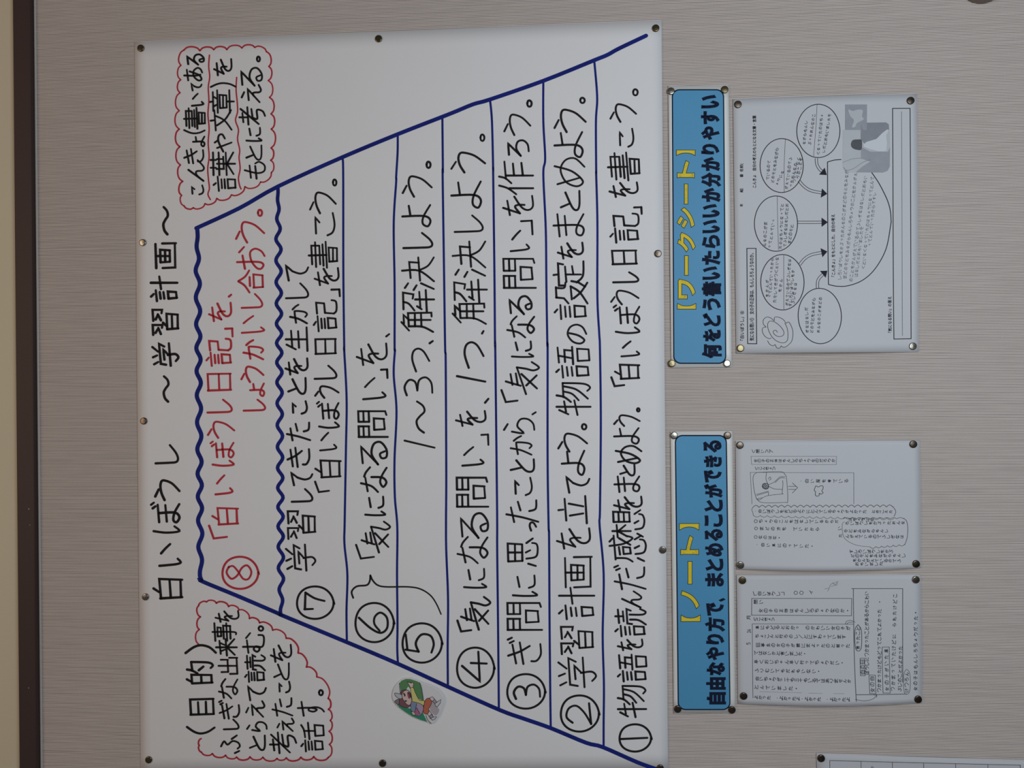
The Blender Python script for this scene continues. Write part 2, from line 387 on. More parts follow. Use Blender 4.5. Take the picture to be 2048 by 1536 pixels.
'話': IW+"|92,0 75,12 50,17|-44,36 100,30|-72,12 72,60|-55,62 57,99|-55,62 92,59 90,97|-57,99 90,97",
'女': "45,0 22,58 80,100|75,25 60,70 8,100|-0,40 100,32", '子': "-18,8 80,6 52,34|52,34 55,84 40,100 26,90|-0,54 100,48",
'正': "-5,6 95,3|-50,5 50,94|-52,48 88,45|-22,45 22,94|-0,97 100,94", '体': "25,0 2,50|-18,30 18,100|-35,28 100,25|-68,0 68,100|66,28 35,70|70,28 100,68|-50,78 88,76",
'車': "-10,14 90,12|-50,0 50,100|-22,30 22,68 78,66 78,28 22,30|-22,48 78,47|-0,84 100,82", '月': "20,0 20,60 2,100|-20,2 85,0 85,98 70,94|-20,32 84,31|-20,62 84,61",
'ー': "-0,50 100,46", '・': "-45,45 55,55", '早': "-20,2 20,46 80,45 80,2 20,2|-20,24 80,23|-0,66 100,64|-50,46 50,100",
'イ': "90,0 60,30 5,60|-55,35 55,100", 'ア': "-5,10 95,5 65,45|50,25 45,70 15,100", '○': "50,0 92,20 98,55 70,96 30,96 2,60 12,15 52,0", '方': "-50,0 50,18|-0,22 100,20|-40,40 85,38 70,95 52,90|40,22 35,65 5,100",
'人': "50,0 35,50 0,100|45,30 65,70 100,100", '二': "-15,15 85,12|-0,90 100,88", '三': "-10,5 90,3|-20,48 80,46|-0,97 100,95", '十': "-0,45 100,42|-50,0 50,100", '行': "-30,0 5,28|-32,26 2,58|-20,48 20,100|-48,12 95,10|-42,42 100,40|-78,42 78,98 60,92",
'服': "18,4 18,60 2,100|-18,4 42,3 42,98|-18,35 42,34|-18,62 42,61|-58,4 58,100|-58,4 92,3 90,32|-58,50 92,48 62,100|-62,55 100,98", '着': "-30,0 38,14|-70,0 62,14|-8,18 92,16|-15,32 85,31|-2,46 98,45|-50,18 40,46 0,70|-30,56 30,100 80,99 80,56 30,56|-30,70 80,69|-30,85 80,84",
'?': "10,20 40,0 85,15 75,45 50,75|-50,95 52,100",
}
for a, b in (('ぎ', 'き'), ('が', 'か'), ('だ', 'た'), ('ぶ', 'ふ'), ('じ', 'し'), ('ど', 'と'), ('ご', 'こ'), ('で', 'て'), ('ば', 'は')): HAND[a] = HAND[b]+DK
HAND['ぼ'] = "8,4 3,50 8,98 24,80|38,24 96,18|40,52 95,46|68,22 70,80 55,98 38,88 45,76 70,80 98,97|84,0 91,10|96,-6 103,4"
for a, b in (('っ', 'つ'), ('ょ', 'よ'), ('ゃ', 'や'), ('ゅ', 'ゆ')): HAND[a] = HAND[b]
def parse(s):
    out = []
    for st in s.split('|'):
        st = st.strip(); straight = st.startswith('-') and not st.startswith('--')
        if straight: st = st[1:]
        pts = [tuple(float(t) for t in q.split(',')) for q in st.split()]
        out.append(pts if straight else smooth(pts, k=5))
    xs = [p[0] for q in out for p in q]; ys = [p[1] for q in out for p in q]
    x0, x1, y0, y1 = min(xs), max(xs), min(ys), max(ys)
    sx = max(1e-6, x1-x0); sy = max(1e-6, y1-y0)
    return [[((p[0]-x0)/sx, (p[1]-y0)/sy) for p in q] for q in out]
GL = {k: parse(v) for k, v in HAND.items()}
RND = random.Random(11)
def char(pen, ch, u0, u1, v0, v1, w, step=5.0):
    """ink box in photo pixels; the top of the character is u0, its left side is v1"""
    h = w/2
    u0 += h; u1 -= h; v0 += h; v1 -= h
    if u1 < u0: u0 = u1 = (u0+u1)/2
    if v1 < v0: v0 = v1 = (v0+v1)/2
    sl = RND.uniform(-.015, .015)
    for st in GL[ch]:
        ww = w*RND.uniform(0.92, 1.08)
        pen.stroke([(u0+y*(u1-u0)+sl*(x-.5)*(u1-u0), v1-x*(v1-v0)) for x, y in st], ww, taper=0.12, step=step)

REG = {'A': (0, 0, 3.413), 'B': (0, 400, 3.413), 'C': (0, 800, 3.413), 'D': (0, 1150, 3.413), 'E': (500, 0, 4.096), 'F': (500, 350, 4.096),
       'G': (500, 700, 4.096), 'H': (500, 1050, 4.096), 'I': (900, 0, 4.096), 'J': (900, 350, 4.096), 'K': (900, 700, 4.096), 'L': (900, 1050, 4.096),
       'M': (340, 1160, 4.085), 'N': (340, 80, 4.267), 'O': (1000, 1250, 5.12), 'P': (1450, 170, 5.12), 'Q': (1450, 430, 5.12),
       'R': (1450, 860, 5.12), 'S': (1450, 1130, 5.12), 'T': (1600, 1400, 4.571), 'V': (750, 1330, 10.24),
       'a': (1320, 160, 4.8), 'b': (1320, 450, 4.8), 'c': (1320, 850, 4.8), 'd': (1320, 1120, 4.8)}
def rp(r, X, Y): a = REG[r]; return (a[0]+X/a[2], a[1]+Y/a[2])
def rl(r, s): return [rp(r, *[float(t) for t in q.split(',')]) for q in s.split()]

# ------------------------------------------------------------------ the big poster
poster = Sheet('large_poster', [(270.5, 84.5), (1322.5, 42), (1335.5, 1540), (282.5, 1547)], PAPER, base=0.0016, lift=(0.0006, 0.0004, 0.0012, 0.0004), wave=0.0012, n=44, seed=2)
tag(poster.root, 'large white handwritten poster with a blue mountain-shaped plan of eight numbered steps', 'poster')

LINES = [
 ('heading_line', 5.2, 'K', "白C1045,1258,1210,1360 いC1085,1248,972,1138 ぼC1028,1240,690,912 うC1058,1240,538,690 しC1060,1230,298,440 〜B1115,1165,1195,1385 学B1038,1232,970,1140 習B1038,1232,742,930 計B1028,1225,515,700 画B1058,1215,288,475 〜B1112,1160,42,245"),
 ('handwritten_line', 4.05, 'K', "こN185,300,1235,1330 んN155,305,1020,1215 きN120,300,925,1065 ょN195,310,820,920 (N120,312,765,810 書N118,315,575,770 いN185,300,455,575 てN180,285,370,445 あN120,290,235,360 るN145,305,120,225"),
 ('handwritten_line', 4.05, 'K', "言N370,575,1160,1300 葉N345,570,955,1165 やN380,540,800,965 文N345,540,595,785 章N340,560,425,635 )N345,575,365,415 をN375,540,160,315"),
 ('handwritten_line', 4.05, 'K', "もN635,825,1035,1195 とN650,795,895,1035 にN650,795,745,875 考N590,825,570,735 えN610,790,380,545 るN605,800,235,405 。N740,782,140,198"),
 ('handwritten_line', 4.4, 'R', "「C1425,1562,848,950 白C1448,1638,728,855 いC1470,1600,505,650 ぼC1435,1608,275,455 うC1418,1612,140,265 しB1415,1595,1355,1458 日B1415,1590,1178,1308 記B1408,1590,940,1140 」B1535,1600,870,940 をB1425,1590,695,835 、B1560,1590,640,668"),
 ('handwritten_line', 4.4, 'R', "しB1662,1822,1355,1445 ょB1705,1815,1245,1345 うB1645,1810,1130,1250 かB1660,1808,950,1095 いB1648,1815,785,915 しB1648,1802,635,745 合B1625,1808,475,640 おB1615,1818,315,480 うB1608,1815,145,300 。B1758,1800,62,118"),
 ('handwritten_line', 4.4, 'K', "学H290,550,148,378 習H305,550,-124,120 しG340,525,1128,1250 てG335,525,995,1115 きG305,500,790,965 たG300,508,585,748 こG345,480,410,530 とG310,470,220,368 をG288,485,60,210 生F290,485,1240,1450 かF325,480,1055,1225 しF292,490,880,1020 てF290,490,735,875"),
 ('handwritten_line', 4.2, 'K', "「G530,660,1068,1170 白G532,755,895,1050 いG570,720,668,830 ぼG545,740,415,645 うG530,738,288,400 しG525,720,120,245 日F530,718,1335,1475 記F518,722,1018,1290 」F662,748,930,1003 をF525,738,755,912 書F478,728,540,770 こF530,705,305,505 うF488,715,138,325 。F675,720,32,98"),
 ('handwritten_line', 4.4, 'K', "「H865,1028,150,280 気H910,1160,-40,230 にG940,1120,1190,1360 なG905,1130,950,1170 るG905,1135,742,945 問G882,1140,492,720 いG922,1122,220,412 」G1068,1138,150,238 をG870,1132,-62,132 、F1110,1152,1295,1332"),
 ('handwritten_line', 4.4, 'K', "1G1262,1522,732,808 〜G1358,1442,412,685 3G1260,1505,215,380 つG1322,1480,-20,185 、F1465,1508,1352,1388 解F1235,1518,935,1295 決F1240,1518,668,952 しF1252,1505,468,610 よF1242,1490,240,432 うF1245,1500,5,190 。E1440,1490,1320,1388"),
 ('handwritten_line', 4.4, 'K', "「L55,185,768,875 気L85,340,575,860 にL110,308,345,518 なL55,318,85,318 るK82,322,1325,1545 問K48,325,1035,1290 いK95,285,785,955 」K250,325,682,785 をK42,302,490,630 、K280,325,390,440 1K50,300,205,268 つK112,285,-72,155 、J255,285,1270,1308 解J15,312,850,1230 決J15,300,538,845 しJ30,278,325,478 よJ5,265,48,280 うI5,298,1245,1425 。I242,292,1098,1168"),
 ('handwritten_line', 4.3, 'K', "ぎL465,755,908,1140 問L462,765,625,862 にL508,722,400,585 思L465,728,98,340 っK645,715,1400,1485 たK455,732,1220,1415 こK525,680,1035,1195 とK490,698,885,1005 かK490,678,695,865 らK435,700,552,690 、K668,712,500,535 「K415,562,320,435 気K450,738,90,370 にJ498,690,1355,1500 なJ462,698,1150,1340 るJ480,678,985,1150 問J430,712,680,935 いJ490,658,450,635 」J575,685,368,498 をJ428,690,165,340 作J395,690,-115,170 ろI468,655,1145,1290 うI438,668,935,1120 。I625,678,820,888"),
 ('handwritten_line', 4.3, 'K', "学L878,1205,1070,1330 習L900,1182,820,1060 計L885,1190,500,775 画L932,1168,248,515 をL868,1155,15,198 立K880,1130,1185,1425 てK945,1150,1030,1175 よK908,1110,815,1030 うK880,1132,675,840 。K1072,1125,598,658 物K865,1160,262,540 語K862,1150,-34,235 のJ955,1125,1218,1390 設J850,1135,875,1190 定J840,1115,700,925 をJ875,1098,548,695 まJ840,1105,315,515 とJ900,1070,125,300 めJ848,1110,-144,105 よI848,1095,1078,1300 うI848,1120,895,1095 。I1058,1112,798,858"),
 ('handwritten_line', 4.3, 'K', "物O1195,1505,605,945 語O1195,1508,285,580 をO1195,1468,130,262 読L1345,1612,675,915 んL1400,1575,530,680 だL1335,1612,320,530 感L1298,1612,75,305 想K1320,1600,1300,1540 をK1335,1578,1190,1320 まK1338,1560,1025,1170 とK1385,1520,930,1035 めK1348,1575,775,935 よK1335,1555,630,775 うK1335,1562,525,630 。K1522,1560,468,512 「K1312,1435,215,305 白K1342,1558,112,245 いJ1395,1558,1355,1495 ぼJ1330,1560,1060,1305 うJ1310,1552,940,1070 しJ1328,1550,790,890 日J1318,1538,612,742 記J1305,1552,310,565 」J1498,1578,258,330 をJ1298,1545,55,192 書I1285,1560,1245,1490 こI1380,1510,1050,1215 うI1305,1532,850,1012 。I1490,1545,728,795"),
 ('handwritten_line', 5.0, 'K', "(M135,380,1185,1258 目M160,375,955,1105 的M135,365,655,850 )M125,392,518,602"),
 ('handwritten_line', 4.05, 'K', "ふM415,585,1255,1415 しM438,575,1125,1222 ぎM400,580,972,1135 なM398,565,795,970 出M395,565,622,770 来M375,560,470,620 事M345,555,340,500 をM370,575,240,345"),
 ('handwritten_line', 4.05, 'K', "とM650,790,1255,1390 らM628,805,1145,1235 えM620,785,975,1120 てM635,798,855,985 読M612,790,600,835 むM595,782,420,598 。M722,775,365,418"),
 ('handwritten_line', 4.05, 'K', "考M815,1045,1230,1415 えM875,1025,1115,1235 たM835,1015,950,1110 こM890,995,815,920 とM850,985,665,815 をM822,1005,515,670"),
 ('handwritten_line', 4.05, 'K', "話M1070,1270,1150,1400 すM1042,1272,980,1110 。M1215,1262,885,942"),
]
for name, wd, ck, s in LINES:
    pen = Pen(poster, 0.00042)
    toks = s.split(' ')
    for ti, tok in enumerate(toks):
        ch, r = tok[0], tok[1]
        X0_, X1_, Y0_, Y1_ = [float(t) for t in tok[2:].split(',')]
        u0, v0 = rp(r, X0_, Y0_); u1, v1 = rp(r, X1_, Y1_)
        char(pen, ch, u0, u1, v0, v1, wd)
        if ti < len(toks)-1 and (ch in '、。〜' or (name == 'heading_line' and ch in 'うし')) and ti > 1 and toks[ti+1][0] not in '3':
            pen.build('handwritten_phrase' if name != 'heading_line' else 'heading_phrase', RED if ck == 'R' else INK, 'red marker handwriting' if ck == 'R' else None)
            pen = Pen(poster, 0.00042)
    if pen.v: pen.build(name.replace('line', 'phrase'), RED if ck == 'R' else INK, 'red marker handwriting' if ck == 'R' else None)
# numbers in circles
for dg, r, cb, nb, ck in [('8', 'C', (1515, 1772, 1058, 1295), (1545, 1728, 1118, 1230), 'R'), ('7', 'H', (380, 695, 488, 775), (443, 625, 540, 695), 'K'),
        ('6', 'H', (858, 1187, 622, 965), (888, 1142, 703, 887), 'K'), ('5', 'H', (1243, 1580, 788, 1132), (1270, 1518, 878, 1047), 'K'),
        ('4', 'L', (50, 368, 986, 1337), (92, 312, 1022, 1282), 'K'), ('3', 'L', (460, 784, 1203, 1507), (515, 748, 1290, 1425), 'K'),
        ('2', 'O', (610, 1018, 698, 1095), (668, 945, 780, 1015), 'K'), ('1u', 'O', (1210, 1552, 995, 1300), (1225, 1520, 1135, 1170), 'K')]:
    pen = Pen(poster, 0.00042)
    u0, v0 = rp(r, cb[0], cb[2]); u1, v1 = rp(r, cb[1], cb[3])
    cu, cv, ru, rv = (u0+u1)/2, (v0+v1)/2, (u1-u0)/2-2, (v1-v0)/2-2
    ring = [(cu+ru*math.cos(t)*(1+.02*math.sin(3*t+1)), cv+rv*math.sin(t)*(1+.02*math.cos(2*t))) for t in [2*math.pi*(k/44) - 0.02 for k in range(45)]]
    ring[-1] = (ring[-1][0]+1.5, ring[-1][1]+3)
    pen.stroke(ring, 4.2)
    u0, v0 = rp(r, nb[0], nb[2]); u1, v1 = rp(r, nb[1], nb[3])
    char(pen, dg, u0, u1, v0, v1, 4.6 if dg != '8' else 4.2)
    pen.build('number_circle', RED if ck == 'R' else INK, 'red circled 8' if ck == 'R' else None)
# brace
pen = Pen(poster, 0.00040)
pen.stroke(smooth(rl('H', "850,592 838,540 880,498 960,488 985,455 990,408")), 3.6)
pen.stroke(smooth(rl('H', "990,408 1010,450 1050,488 1120,502 1300,502 1400,520 1480,570 1530,640 1568,725")), 3.6, taper=.3)
pen.build('brace', INK)
# clouds drawn in red
def cloud(pts, w, bulge, name, closed=True):
    pen = Pen(poster, 0.00038)
    cx = sum(p[0] for p in pts)/len(pts); cy = sum(p[1] for p in pts)/len(pts)
    n = len(pts)
    for i in range(n if closed else n-1):
        a, b = pts[i], pts[(i+1) % n]
        mx, my = (a[0]+b[0])/2, (a[1]+b[1])/2; dx, dy = b[0]-a[0], b[1]-a[1]
        L = math.hypot(dx, dy); nx, ny = -dy/L, dx/L
        if nx*(mx-cx)+ny*(my-cy) < 0: nx, ny = -nx, -ny
        h = bulge*L
        q = [a, (a[0]+dx*.2+nx*h*.8, a[1]+dy*.2+ny*h*.8), (mx+nx*h*1.05, my+ny*h*1.05), (a[0]+dx*.82+nx*h*.75, a[1]+dy*.82+ny*h*.75), b]
        pen.stroke(smooth(q), w*RND.uniform(.9, 1.1), step=4)
    pen.build(name, RED, 'red scalloped outline')
cloud(rl('N', "125,92 262,98 380,88 492,88 620,75 730,70 828,105 850,232 845,352 855,495 868,635 870,765 868,925 865,1030 870,1135 778,1215 645,1255 530,1325 405,1355 305,1400 205,1435 128,1420 105,1330 115,1210 95,1070 90,915 85,765 85,608 92,455 98,345 100,222"), 3.0, .22, 'cloud_outline')
cloud(rl('M', "260,1290 245,1345 262,1400 352,1412 460,1425 550,1440 660,1438 765,1440 880,1450 955,1445 1075,1440 1180,1435 1300,1440 1308,1335 1305,1228 1315,1140 1300,1050 1298,960 1205,785 1120,705 1052,590 955,470 845,405 738,345 655,310 570,240 485,212 385,185 305,175 240,205 255,297 245,400 240,520"), 3.2, .22, 'cloud_outline', False)
for q in ("343,135 337,230 345,320 333,410 338,520 330,640 340,760 332,880 340,1000 328,1100 335,1200 342,1270 330,1320 350,1365", "575,325 570,430 580,540 582,620 565,690 590,770 582,850 600,940 595,1010 604,1100 590,1180 598,1240 612,1275"):
    pen = Pen(poster, 0.00034); pen.stroke(smooth(rl('N', q)), 2.8); pen.build('underline', RED, 'thin red wavy underline')
# blue mountain
def wavy(a, b, amp, period, w, name, ph=0):
    pen = Pen(poster, 0.00030); L = math.hypot(b[0]-a[0], b[1]-a[1]); n = int(L/4); q = []
    for k in range(n+1):
        t = k/n; s = amp*math.sin(2*math.pi*t*L/period+ph+.5*math.sin(t*17))*min(1, 8*t, 8*(1-t)+.3)
        q.append((a[0]+(b[0]-a[0])*t+s, a[1]+(b[1]-a[1])*t))
    pen.stroke(q, w); pen.build(name, BLUE, 'dark blue wavy line')
pen = Pen(poster, 0.00032)
pen.stroke(smooth(rl('I', "1605,298 1380,405 1290,455 1180,500 765,668 330,820 190,860 0,938")+rl('E', "1215,1103 760,1292 235,1530")+[(480, 417), (394, 457)], k=4), 8.0)
pen.build('mountain_edge', BLUE, 'thick dark blue slope, upper in the photo')
pen = Pen(poster, 0.00032)
pen.stroke(smooth([(401, 1150), (404, 1158)]+rl('C', "1390,1237 1640,1340 1920,1460")+rl('H', "250,728 800,955 1215,1130 1630,1320")+rl('O', "0,860 250,950 520,1045 880,1195 1050,1240 1400,1395 1600,1468")+[(1326, 1541)], k=4), 8.0)
pen.build('mountain_edge', BLUE, 'thick dark blue slope, lower in the photo')
wavy((396, 457), (403, 1156), 4.2, 50, 8.4, 'mountain_top')
wavy((557, 378), (564, 1228), 5.2, 41, 7.2, 'wavy_divider', 1.5)
DIV = [
 [('E', "762,1300"), ('F', "767,0 768,800 775,1400"), ('G', "775,0 795,400 790,800 780,1400"), ('H', "778,150 802,400 795,700 798,935")],
 [('E', "1213,1110 1212,1250 1200,1450"), ('F', "1200,60 1180,400 1187,900 1187,1400"), ('G', "1190,0 1180,200 1203,500 1187,900 1190,1200 1210,1450"), ('H', "1208,400 1212,800 1210,1000 1216,1132")],
 [('E', "1578,965 1582,1400"), ('F', "1580,0 1590,700 1600,1400"), ('G', "1605,100 1610,1000 1608,1400"), ('H', "1610,200 1625,600 1622,1000 1624,1312")],
 [('I', "330,830 345,1000 355,1400"), ('J', "355,0 365,800 370,1400"), ('K', "372,0 385,1100 388,1434"), ('L', "388,200 395,800 402,1490")],
 [('I', "765,670 765,1000 780,1300"), ('J', "765,0 785,450 790,900 798,1400"), ('K', "800,0 800,900 808,1434"), ('L', "812,100 816,800 822,1400"), ('O', "520,1045")],
 [('I', "1182,510 1205,800 1195,1000 1197,1400"), ('J', "1197,0 1207,400 1207,1000 1222,1300"), ('K', "1228,0 1235,600 1228,1300"), ('L', "1225,0 1258,400 1250,900 1260,1300"), ('O', "1060,1000 1060,1240")],
]
for d in DIV:
    pts = []
    for r, s in d: pts += rl(r, s)
    pen = Pen(poster, 0.00028); pen.stroke(smooth(pts, k=8), 4.3); pen.build('divider_line', BLUE, 'thin blue dividing line')

# ------------------------------------------------------------------ printed glyphs (the built-in typeface)
_cache = {}
_want = []
def want(ch, off):
    if (ch, off) not in _want: _want.append((ch, off))
def bake():
    tmp = []
    for ch, off in _want:
        c = bpy.data.curves.new('t', 'FONT'); c.body = ch; c.offset = off; c.resolution_u = 3
        o = bpy.data.objects.new('t', c); C.objects.link(o); tmp.append((ch, off, o, c))
    bpy.context.view_layer.update()
    dg = bpy.context.evaluated_depsgraph_get()
    for ch, off, o, c in tmp:
        e = o.evaluated_get(dg); me = e.to_mesh()
        vs = [(v.co.x, v.co.y) for v in me.vertices]; fs = [tuple(p.vertices) for p in me.polygons]
        # outline loops: edges used by a single face, vertices merged by position
        key = {}; rep = [key.setdefault((round(x, 5), round(y, 5)), i) for i, (x, y) in enumerate(vs)]
        cnt = {}
        for f in fs:
            for i in range(len(f)):
                p, q = rep[f[i]], rep[f[(i+1) % len(f)]]
                if p != q: cnt.setdefault((min(p, q), max(p, q)), []).append((p, q))
        nxt = {}
        for es in cnt.values():
            if len(es) == 1: nxt.setdefault(es[0][0], []).append(es[0][1])
        loops = []
        while nxt:
            st = next(iter(nxt)); cur = st; lp = []
            while cur in nxt:
                lp.append(vs[cur]); b = nxt[cur].pop()
                if not nxt[cur]: del nxt[cur]
                cur = b
                if cur == st: break
            if len(lp) > 2: loops.append(lp)
        _cache[(ch, off)] = (vs, fs, loops)
        e.to_mesh_clear()
    for ch, off, o, c in tmp:
        bpy.data.objects.remove(o); bpy.data.curves.remove(c)
def glyph(pen, ch, off, u0, u1, v0, v1, full):
    """fit the glyph, fattened by off px all round, where full px fattening fills the ink box"""
    vs, fs, loops = _cache[(ch, 0)]
    if not vs: return
    u0 += full; u1 -= full; v0 += full; v1 -= full
    x0, x1 = min(p[0] for p in vs), max(p[0] for p in vs); y0, y1 = min(p[1] for p in vs), max(p[1] for p in vs)
    T = lambda x, y: (u1-(y-y0)/(y1-y0)*(u1-u0), v1-(x-x0)/(x1-x0)*(v1-v0))
    pen.add([T(x, y) for x, y in vs], fs)
    if off > 0:
        for lp in loops: pen.stroke([T(x, y) for x, y in lp], 2*off, closed=True, step=9)
def printed(_, text, u0, u1, vstart, vend, off=0):
    pen = Pen(ws, .0003)
    """a printed line read from vstart (large v) to vend (small v)"""
    n = len(text); adv = (vstart-vend)/n; h = u1-u0
    for i, ch in enumerate(text):
        if ch == ' ': continue
        vs, fs, loops = _cache[(ch, off)]
        if not vs: continue
        vb = vstart-i*adv
        for lp in loops: pen.stroke([(u1-(y+0.08)/0.94*h, vb-x*adv) for x, y in lp], .32, closed=True, step=9)
        pen.add([(u1-(y+0.08)/0.94*h, vb-x*adv) for x, y in vs], fs)
    pen.build('printed_line', PRINT)
B1 = "何b400,590,1145,1280 をb410,580,1000,1120 どb408,580,848,975 うb405,580,705,820 書b398,585,545,685 いb405,575,400,530 たb400,575,250,385 らb400,572,98,225 いa405,572,1345,1475 いa405,570,1195,1325 かa398,575,1040,1175 分a395,580,893,1030 かa395,570,745,878 りa393,565,618,720 やa393,567,450,580 すa390,567,305,430 いa393,565,150,280"
Y1 = "】a152,338,675,728 トa160,330,780,945 ーa228,268,1000,1198 シa160,330,1228,1425 クb165,338,75,258 ーb230,272,295,488 ワb168,338,520,715 【b160,345,757,812"
B2 = "自d445,630,1260,1380 由d440,628,1118,1240 なd445,620,975,1100 やd440,612,830,955 りd440,612,705,805 方d430,618,545,680 でd440,608,405,530 、d565,620,360,395 まd430,610,120,250 とc435,605,1280,1398 めc430,605,1130,1260 るc425,600,995,1110 こc425,600,855,975 とc425,600,715,830 がc420,595,565,695 でc418,588,430,550 きc418,590,290,405 るc412,588,145,262"
Y2 = "】c180,375,940,1003 トc193,370,1060,1243 ーc262,308,1303,1525 ノd198,375,290,458 【d195,388,525,587"
TXT = ["「白いぼうし」④", "気になる問い① 女の子の正体は、もんしろちょうなのか。", "年組番名前()", "こんきょ 自分の考えのもとになる文章・言葉", "「こんきょ」をもとにした、自分の考え", "「気になる問い」の答え"]
BO, YO, YI = 1.9, 2.5, 1.35
for s in (B1, B2):
    for t in s.split(): want(t[0], 0)
for s in (Y1, Y2):
    for t in s.split(): want(t[0], 0)
for t in TXT:
    for ch in t:
        if ch != ' ': want(ch, 0)
bake()

# ------------------------------------------------------------------ blue labels
def rrect(u0, u1, v0, v1, r, shear=(0, 0), k=7):
    """rounded rectangle; u edges may lean: shear = extra u at the bottom for left,right"""
    pts = []
    for cu, cv, a0 in ((u1-r, v0+r, -90), (u1-r, v1-r, 0), (u0+r, v1-r, 90), (u0+r, v0+r, 180)):
        for i in range(k+1):
            a = math.radians(a0+90*i/k); pts.append((cu+r*math.cos(a), cv+r*math.sin(a)))
    out = []
    for u, v in pts:
        t = (v-v0)/(v1-v0); s = (u-u0)/(u1-u0)
        out.append((u+t*((1-s)*shear[0]+s*shear[1]), v))
    return out
def subdivided(pen, pts, nv=14):
    # fill an outline as strips across v so it follows the sheet
    vs = sorted(set([round(p[1], 2) for p in pts]))
    lo, hi = vs[0], vs[-1]
    vs = sorted(set(vs+[lo+(hi-lo)*i/40 for i in range(41)]))
    n = len(pts); rows = []
    for v in vs:
        xs = []
        for i in range(n):
            a, b = pts[i], pts[(i+1) % n]
            if (a[1]-v)*(b[1]-v) <= 0 and abs(a[1]-b[1]) > 1e-9:
                t = (v-a[1])/(b[1]-a[1]); xs.append(a[0]+(b[0]-a[0])*t)
            elif abs(a[1]-v) < 0.02: xs.append(a[0])
        rows.append((v, min(xs), max(xs)))
    base = []; fs = []
    for v, a, b in rows: base += [(a+(b-a)*k/6, v) for k in range(7)]
    for j in range(len(rows)-1):
        for k in range(6): fs.append((7*j+k, 7*j+k+1, 7*j+k+8, 7*j+k+7))
    pen.add(base, fs)
def blue_label(corners, box_, shear, black, yellow, label):
    s = Sheet('blue_label', corners, CARD, base=0.0018, lift=(.0004, .0008, .0004, .0010), n=20, thick=0.0004, part='card')
    tag(s.root, label, 'sign')
    u0, u1, v0, v1 = box_
    pen = Pen(s, 0.00022); subdivided(pen, rrect(u0, u1, v0, v1, 15, shear)); pen.build('rounded_border', LNAVY)
    pen = Pen(s, 0.00034); subdivided(pen, rrect(u0+2.4, u1-2.4, v0+2.6, v1-2.6, 13, shear)); pen.build('blue_panel', LBLUE)
    for nm, m, offs, ref, eps, src, lb in (('black_lettering', LNAVY, BO, BO, .00046, black, None), ('yellow_outline', LNAVY, YO, YO, .00046, yellow, 'dark outline of the yellow lettering'), ('yellow_lettering', YEL, YI, YO, .00060, yellow, None)):
        pen = Pen(s, eps)
        for t in src.split():
            X0_, X1_, Y0_, Y1_ = [float(q) for q in t[2:].split(',')]
            a, c = rp(t[1], X0_, Y0_); b, d = rp(t[1], X1_, Y1_)
            glyph(pen, t[0], offs, a, b, c, d, ref)
        pen.build(nm, m, lb)
    return s
lab1 = blue_label([(1336, 172.5), (1456.5, 171.5), (1462.5, 734), (1342, 735.5)], (1343, 1447.5, 179.5, 728), (3, 4.5), B1, Y1, 'light blue rounded label above the printed worksheet, asking what to write and how')
lab2 = blue_label([(1340.5, 863), (1464, 861.5), (1470, 1424), (1347, 1426)], (1349, 1453, 869.5, 1419), (6, 7.5), B2, Y2, 'light blue rounded label above the two notebook copies, about summarising in your own way')

# ------------------------------------------------------------------ printed worksheet
ws = Sheet('worksheet', [(1465.5, 198.5), (1832.5, 188.5), (1836.5, 703.5), (1472, 707)], COPY, base=0.0014, lift=(.0012, .001, .0075, .0006), wave=.0012, n=28, seed=4)
tag(ws.root, 'printed worksheet with five handwritten ovals pointing to a half-round answer box', 'worksheet')
def ellipse(r, cx, cy, rx, ry, n=48):
    return [rp(r, cx+rx*math.cos(2*math.pi*k/n), cy+ry*math.sin(2*math.pi*k/n)) for k in range(n)]
LW = 1.5
ELL = [('P', 948, 478, 220, 272, "935,210 925,420 900,735"), ('P', 575, 830, 220, 275, "612,560 600,830 602,1100"), ('P', 517, 1423, 220, 283, "530,1145 535,1434 543,1690"),
       ('Q', 580, 692, 220, 284, "595,415 593,700 592,972"), ('Q', 955, 1038, 220, 283, None)]
for r, cx, cy, rx, ry, ln in ELL:
    pen = Pen(ws, .0003); pen.stroke(ellipse(r, cx, cy, rx, ry), LW, closed=True)
    if ln: pen.stroke(rl(r, ln), .6)
    pen.build('oval', PRINT)
def arrow(r, s, tip, back, hw):
    pen = Pen(ws, .0003); c = smooth(rl(r, s)); 
    for sg in (-1, 1):
        q = []
        for i, p in enumerate(c):
            a = c[max(0, i-1)]; b = c[min(len(c)-1, i+1)]; d = Vector((b[0]-a[0], b[1]-a[1])).normalized()
            q.append((p[0]-d.y*2.4*sg, p[1]+d.x*2.4*sg))
        pen.stroke(q, 1.0)
    t = rp(r, *tip); b = rp(r, *back); d = Vector((t[0]-b[0], t[1]-b[1])).normalized(); h = hw/5.12
    pen.poly([t, (b[0]-d.y*h, b[1]+d.x*h), (b[0]+d.y*h, b[1]-d.x*h)])
    pen.build('arrow', PRINT)
arrow('P', "928,758 932,810 955,860 985,890", (1035, 928), (985, 888), 45)
arrow('P', "752,985 800,1040 870,1085 985,1110", (1040, 1120), (980, 1112), 47)
arrow('P', "737,1410 860,1411 985,1410", (1045, 1410), (982, 1410), 47)
arrow('Q', "757,512 810,450 880,410 985,388", (1040, 378), (980, 390), 47)
arrow('Q', "936,755 938,690 955,650 995,610", (1038, 575), (992, 612), 45)
pen = Pen(ws, .0003)
pen.stroke(rl('P', "1180,770 1110,775 1042,795")+rl('Q', "1048,715"), LW+.1)
pen.stroke(smooth(rl('Q', "1048,715 1130,733 1250,728 1400,670 1530,550 1640,350 1688,100")+rl('P', "1691,1390 1683,1290 1657,1195 1614,1100 1560,1000 1495,905")), LW+.1)
pen.build('answer_outline', PRINT)
